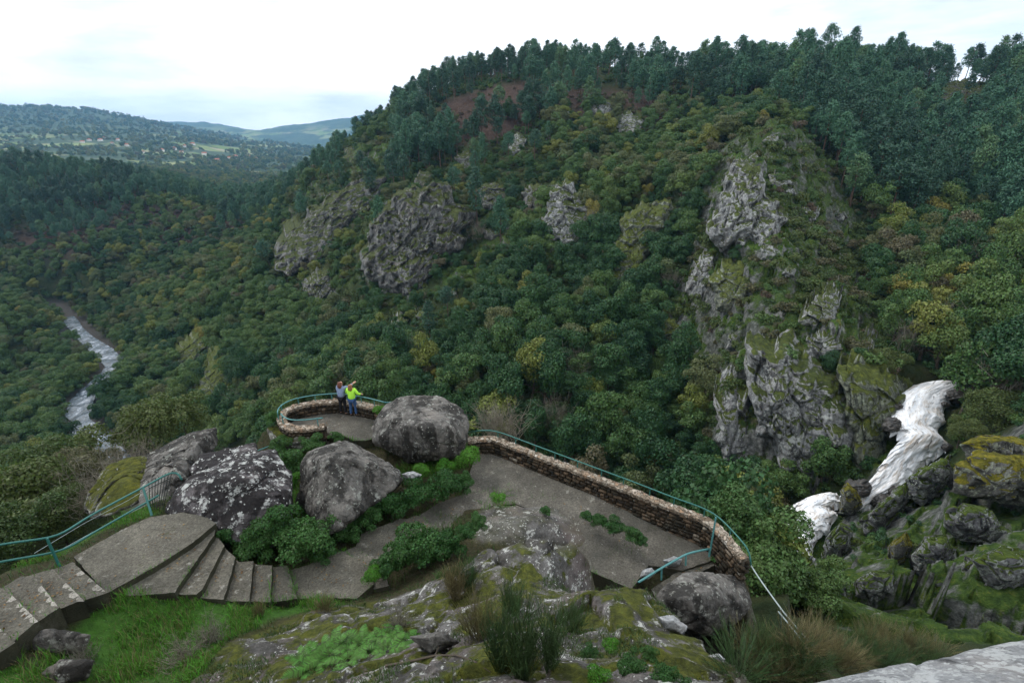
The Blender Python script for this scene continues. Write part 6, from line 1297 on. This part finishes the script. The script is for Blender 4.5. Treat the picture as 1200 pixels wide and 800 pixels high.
def person(loc, rz, H_, jacket, legs, hair, label, rarm, larm, stance=.1, lean=.0):
    """facing +y in its own frame; rarm / larm = elbow, wrist"""
    k = H_/1.65; e = empty('person', tuple(loc), rz, k); tag(e, label, 'person')
    hip, w, ch, nk, hd = (0, 0, .9), (0, .0, 1.05), (0, lean*.6, 1.27), (0, lean, 1.42), (0, lean+.02, 1.53)
    sR, sL = (.16, lean*.9, 1.34), (-.16, lean*.9, 1.34)
    V = [hip, w, ch, nk, hd, (0, lean+.03, 1.6), sR, rarm[0], rarm[1], sL, larm[0], larm[1], (.09, 0, .86), (stance, .03, .47), (stance+.01, -.02, .09), (stance+.03, .12, .04), (-.09, 0, .86), (-stance, .02, .47), (-stance-.01, -.03, .09), (-stance-.03, .11, .04)]
    E = [(0, 1), (1, 2), (2, 3), (3, 4), (4, 5), (2, 6), (6, 7), (7, 8), (2, 9), (9, 10), (10, 11), (0, 12), (12, 13), (13, 14), (14, 15), (0, 16), (16, 17), (17, 18), (18, 19)]
    Rd = [(.14, .11), (.12, .095), (.14, .1), .05, .085, .06, .055, .04, .028, .055, .04, .028, .08, .055, .036, .03, .08, .055, .036, .03]
    skinned('body', V, E, Rd, M['skin'], e)
    JV = [(0, -.005, .84), w, ch, (0, lean*.9, 1.38), sR, rarm[0], tuple(np.array(rarm[0])*.15+np.array(rarm[1])*.85), sL, larm[0], tuple(np.array(larm[0])*.15+np.array(larm[1])*.85)]
    skinned('jacket', JV, [(0, 1), (1, 2), (2, 3), (2, 4), (4, 5), (5, 6), (2, 7), (7, 8), (8, 9)], [(.2, .15), (.175, .135), (.185, .135), .075, .09, .068, .052, .09, .068, .052], M[jacket], e)
    skinned('trousers', [hip, (.09, 0, .84), V[13], V[14], (-.09, 0, .84), V[17], V[18]], [(0, 1), (1, 2), (2, 3), (0, 4), (4, 5), (5, 6)], [(.15, .13), .105, .075, .06, .105, .075, .06], M[legs], e)
    for i, a in ((14, 15), (18, 19)): skinned('shoe', [(V[i][0], V[i][1]-.03, .045), V[a]], [(0, 1)], [.05, .042], M['shoe'], e, 2)
    skinned('hair', [(0, lean-.03, 1.62), (0, lean-.045, 1.54), (0, lean-.09, 1.42), (0, lean-.1, 1.3)], [(0, 1), (1, 2), (2, 3)], [(.085, .07), (.115, .1), (.12, .075), (.09, .04)], M[hair], e)
    for wr, el in ((rarm[1], rarm[0]), (larm[1], larm[0])):
        wr, el = np.array(wr), np.array(el); d = (wr-el)/np.linalg.norm(wr-el); s_ = np.cross(d, [0, 0, 1]); s_ /= np.linalg.norm(s_)+1e-6; mbh = MB()
        mbh.tube([wr-d*.02, wr+d*.04, wr+d*.085], [.026, .04, .034], 8)
        for f in range(4):
            o_ = s_*(f-1.5)*.019; L = [.062, .074, .07, .052][f]; mbh.tube([wr+d*.08+o_, wr+d*(.08+L*.6)+o_, wr+d*(.08+L)+o_-np.array([0, 0, .02])], [.0095, .009, .006], 6)
        mbh.tube([wr+d*.02+s_*.035, wr+d*.055+s_*.065, wr+d*.085+s_*.07], [.012, .011, .007], 6); mbh.build('hand', M['skin'], e, True)
    # face
    f = MB(); c = np.array([0, lean+.1, 1.54]); f.tube([c+(0, -.01, .02), c+(0, .025, -.015)], [.01, .014], 6); f.build('nose', M['skin'], e, True)
    for s_ in (-1, 1):
        f = MB(); q = c+np.array([s_*.033, -.012, .02]); f.tube([q, q+(0, .012, 0)], [.011, .008], 6); f.build('eye', M['black'], e)
    return e
person(PZ(415, 487, -11.99), R_(-5), 1.66, 'lime', 'jeans', 'hair', 'person in a lime green jacket and blue jeans leaning at the lookout parapet', ((.29, .04, 1.12), (.34, .26, 1.0)), ((-.26, .1, 1.12), (-.16, .32, 1.02)), .11, .02)
person(PZ(403, 485, -11.99), R_(-20), 1.7, 'greyblue', 'black', 'hair2', 'person in a grey blue jacket and black trousers pointing over the parapet', ((.27, .22, 1.3), (.36, .46, 1.4)), ((-.28, .12, 1.12), (-.24, .34, 1.08)), .12, .04)
# ------------------------------------------------------------------ camera, light, sky, air
cd = bpy.data.cameras.new('camera'); cam = bpy.data.objects.new('camera', cd); COL.objects.link(cam); SC.camera = cam
cd.lens = 18; cd.sensor_width = 36; cd.clip_start = .05; cd.clip_end = 30000; cam.rotation_euler = (math.pi/2-PITCH, 0, 0)
SUN_EL, SUN_AZ = R_(48), R_(-55)      # behind the left hills
sd = bpy.data.lights.new('sun', 'SUN'); sd.energy = 1.5; sd.angle = R_(10); sd.color = (1, .96, .9)
so = bpy.data.objects.new('sun', sd); COL.objects.link(so)
dv = Vector((math.sin(SUN_AZ)*math.cos(SUN_EL), math.cos(SUN_AZ)*math.cos(SUN_EL), math.sin(SUN_EL)))
so.rotation_euler = (-dv).to_track_quat('-Z', 'Y').to_euler()
w = bpy.data.worlds.new('World'); SC.world = w; w.use_nodes = True; nt = w.node_tree; nt.nodes.clear(); n = N(nt)
sky = n('ShaderNodeTexSky', sky_type='NISHITA'); sky.sun_disc = False; sky.sun_elevation = SUN_EL; sky.sun_rotation = SUN_AZ
tc = n('ShaderNodeTexCoord').outputs['Generated']
cl = noise(n, mapv(n, tc, (1.3, 1.3, 5)), 1.6, 6, .55, .3)
cl2 = noise(n, mapv(n, tc, (1, 1, 4)), 2.6, 5, .6, .3)
ccol = ramp(n, cl, [(.36, (8.6, 9.2, 9.9)), (.5, (12.8, 13.2, 13.6)), (.62, (15, 15.2, 15.4))])
cover = ramp(n, cl2, [(.3, g(.8)), (.5, g(1))])
c = mix(n, cover, sky.outputs[0], ccol)
bg = n('ShaderNodeBackground'); bg.inputs[1].default_value = .1; n.l(c, bg.inputs[0])
o = n('ShaderNodeOutputWorld'); n.l(bg.outputs[0], o.inputs[0])
hz = MB(); X0, X1, Y0, Y1, Z0, Z1 = -7600, 2500, -60, 7600, -330, 430
hz.prism([(X0, Y0, Z1), (X1, Y0, Z1), (X1, Y1, Z1), (X0, Y1, Z1)], Z0)
m, nt = newmat('haze'); n = N(nt); pv = n('ShaderNodeVolumePrincipled'); pv.inputs['Color'].default_value = (.3, .62, 1, 1); pv.inputs['Density'].default_value = 1.0e-4; pv.inputs['Anisotropy'].default_value = .2
o = n('ShaderNodeOutputMaterial'); n.l(pv.outputs[0], o.inputs['Volume'])
hzo = hz.build('haze', m); tag(hzo, 'thin bluish air that fades the far hills', 'haze', kind='stuff')
cy = SC.cycles; cy.max_bounces = 5; cy.diffuse_bounces = 3; cy.glossy_bounces = 2; cy.transmission_bounces = 3; cy.volume_bounces = 0; cy.transparent_max_bounces = 6
cy.caustics_reflective = False; cy.caustics_refractive = False; cy.use_denoising = True; cy.sample_clamp_indirect = 3; cy.adaptive_threshold = .02
SC.render.use_persistent_data = False
vs = SC.view_settings; vs.view_transform = 'Standard'; vs.look = 'None'; vs.gamma = 1; vs.exposure = .22; vs.use_curve_mapping = False
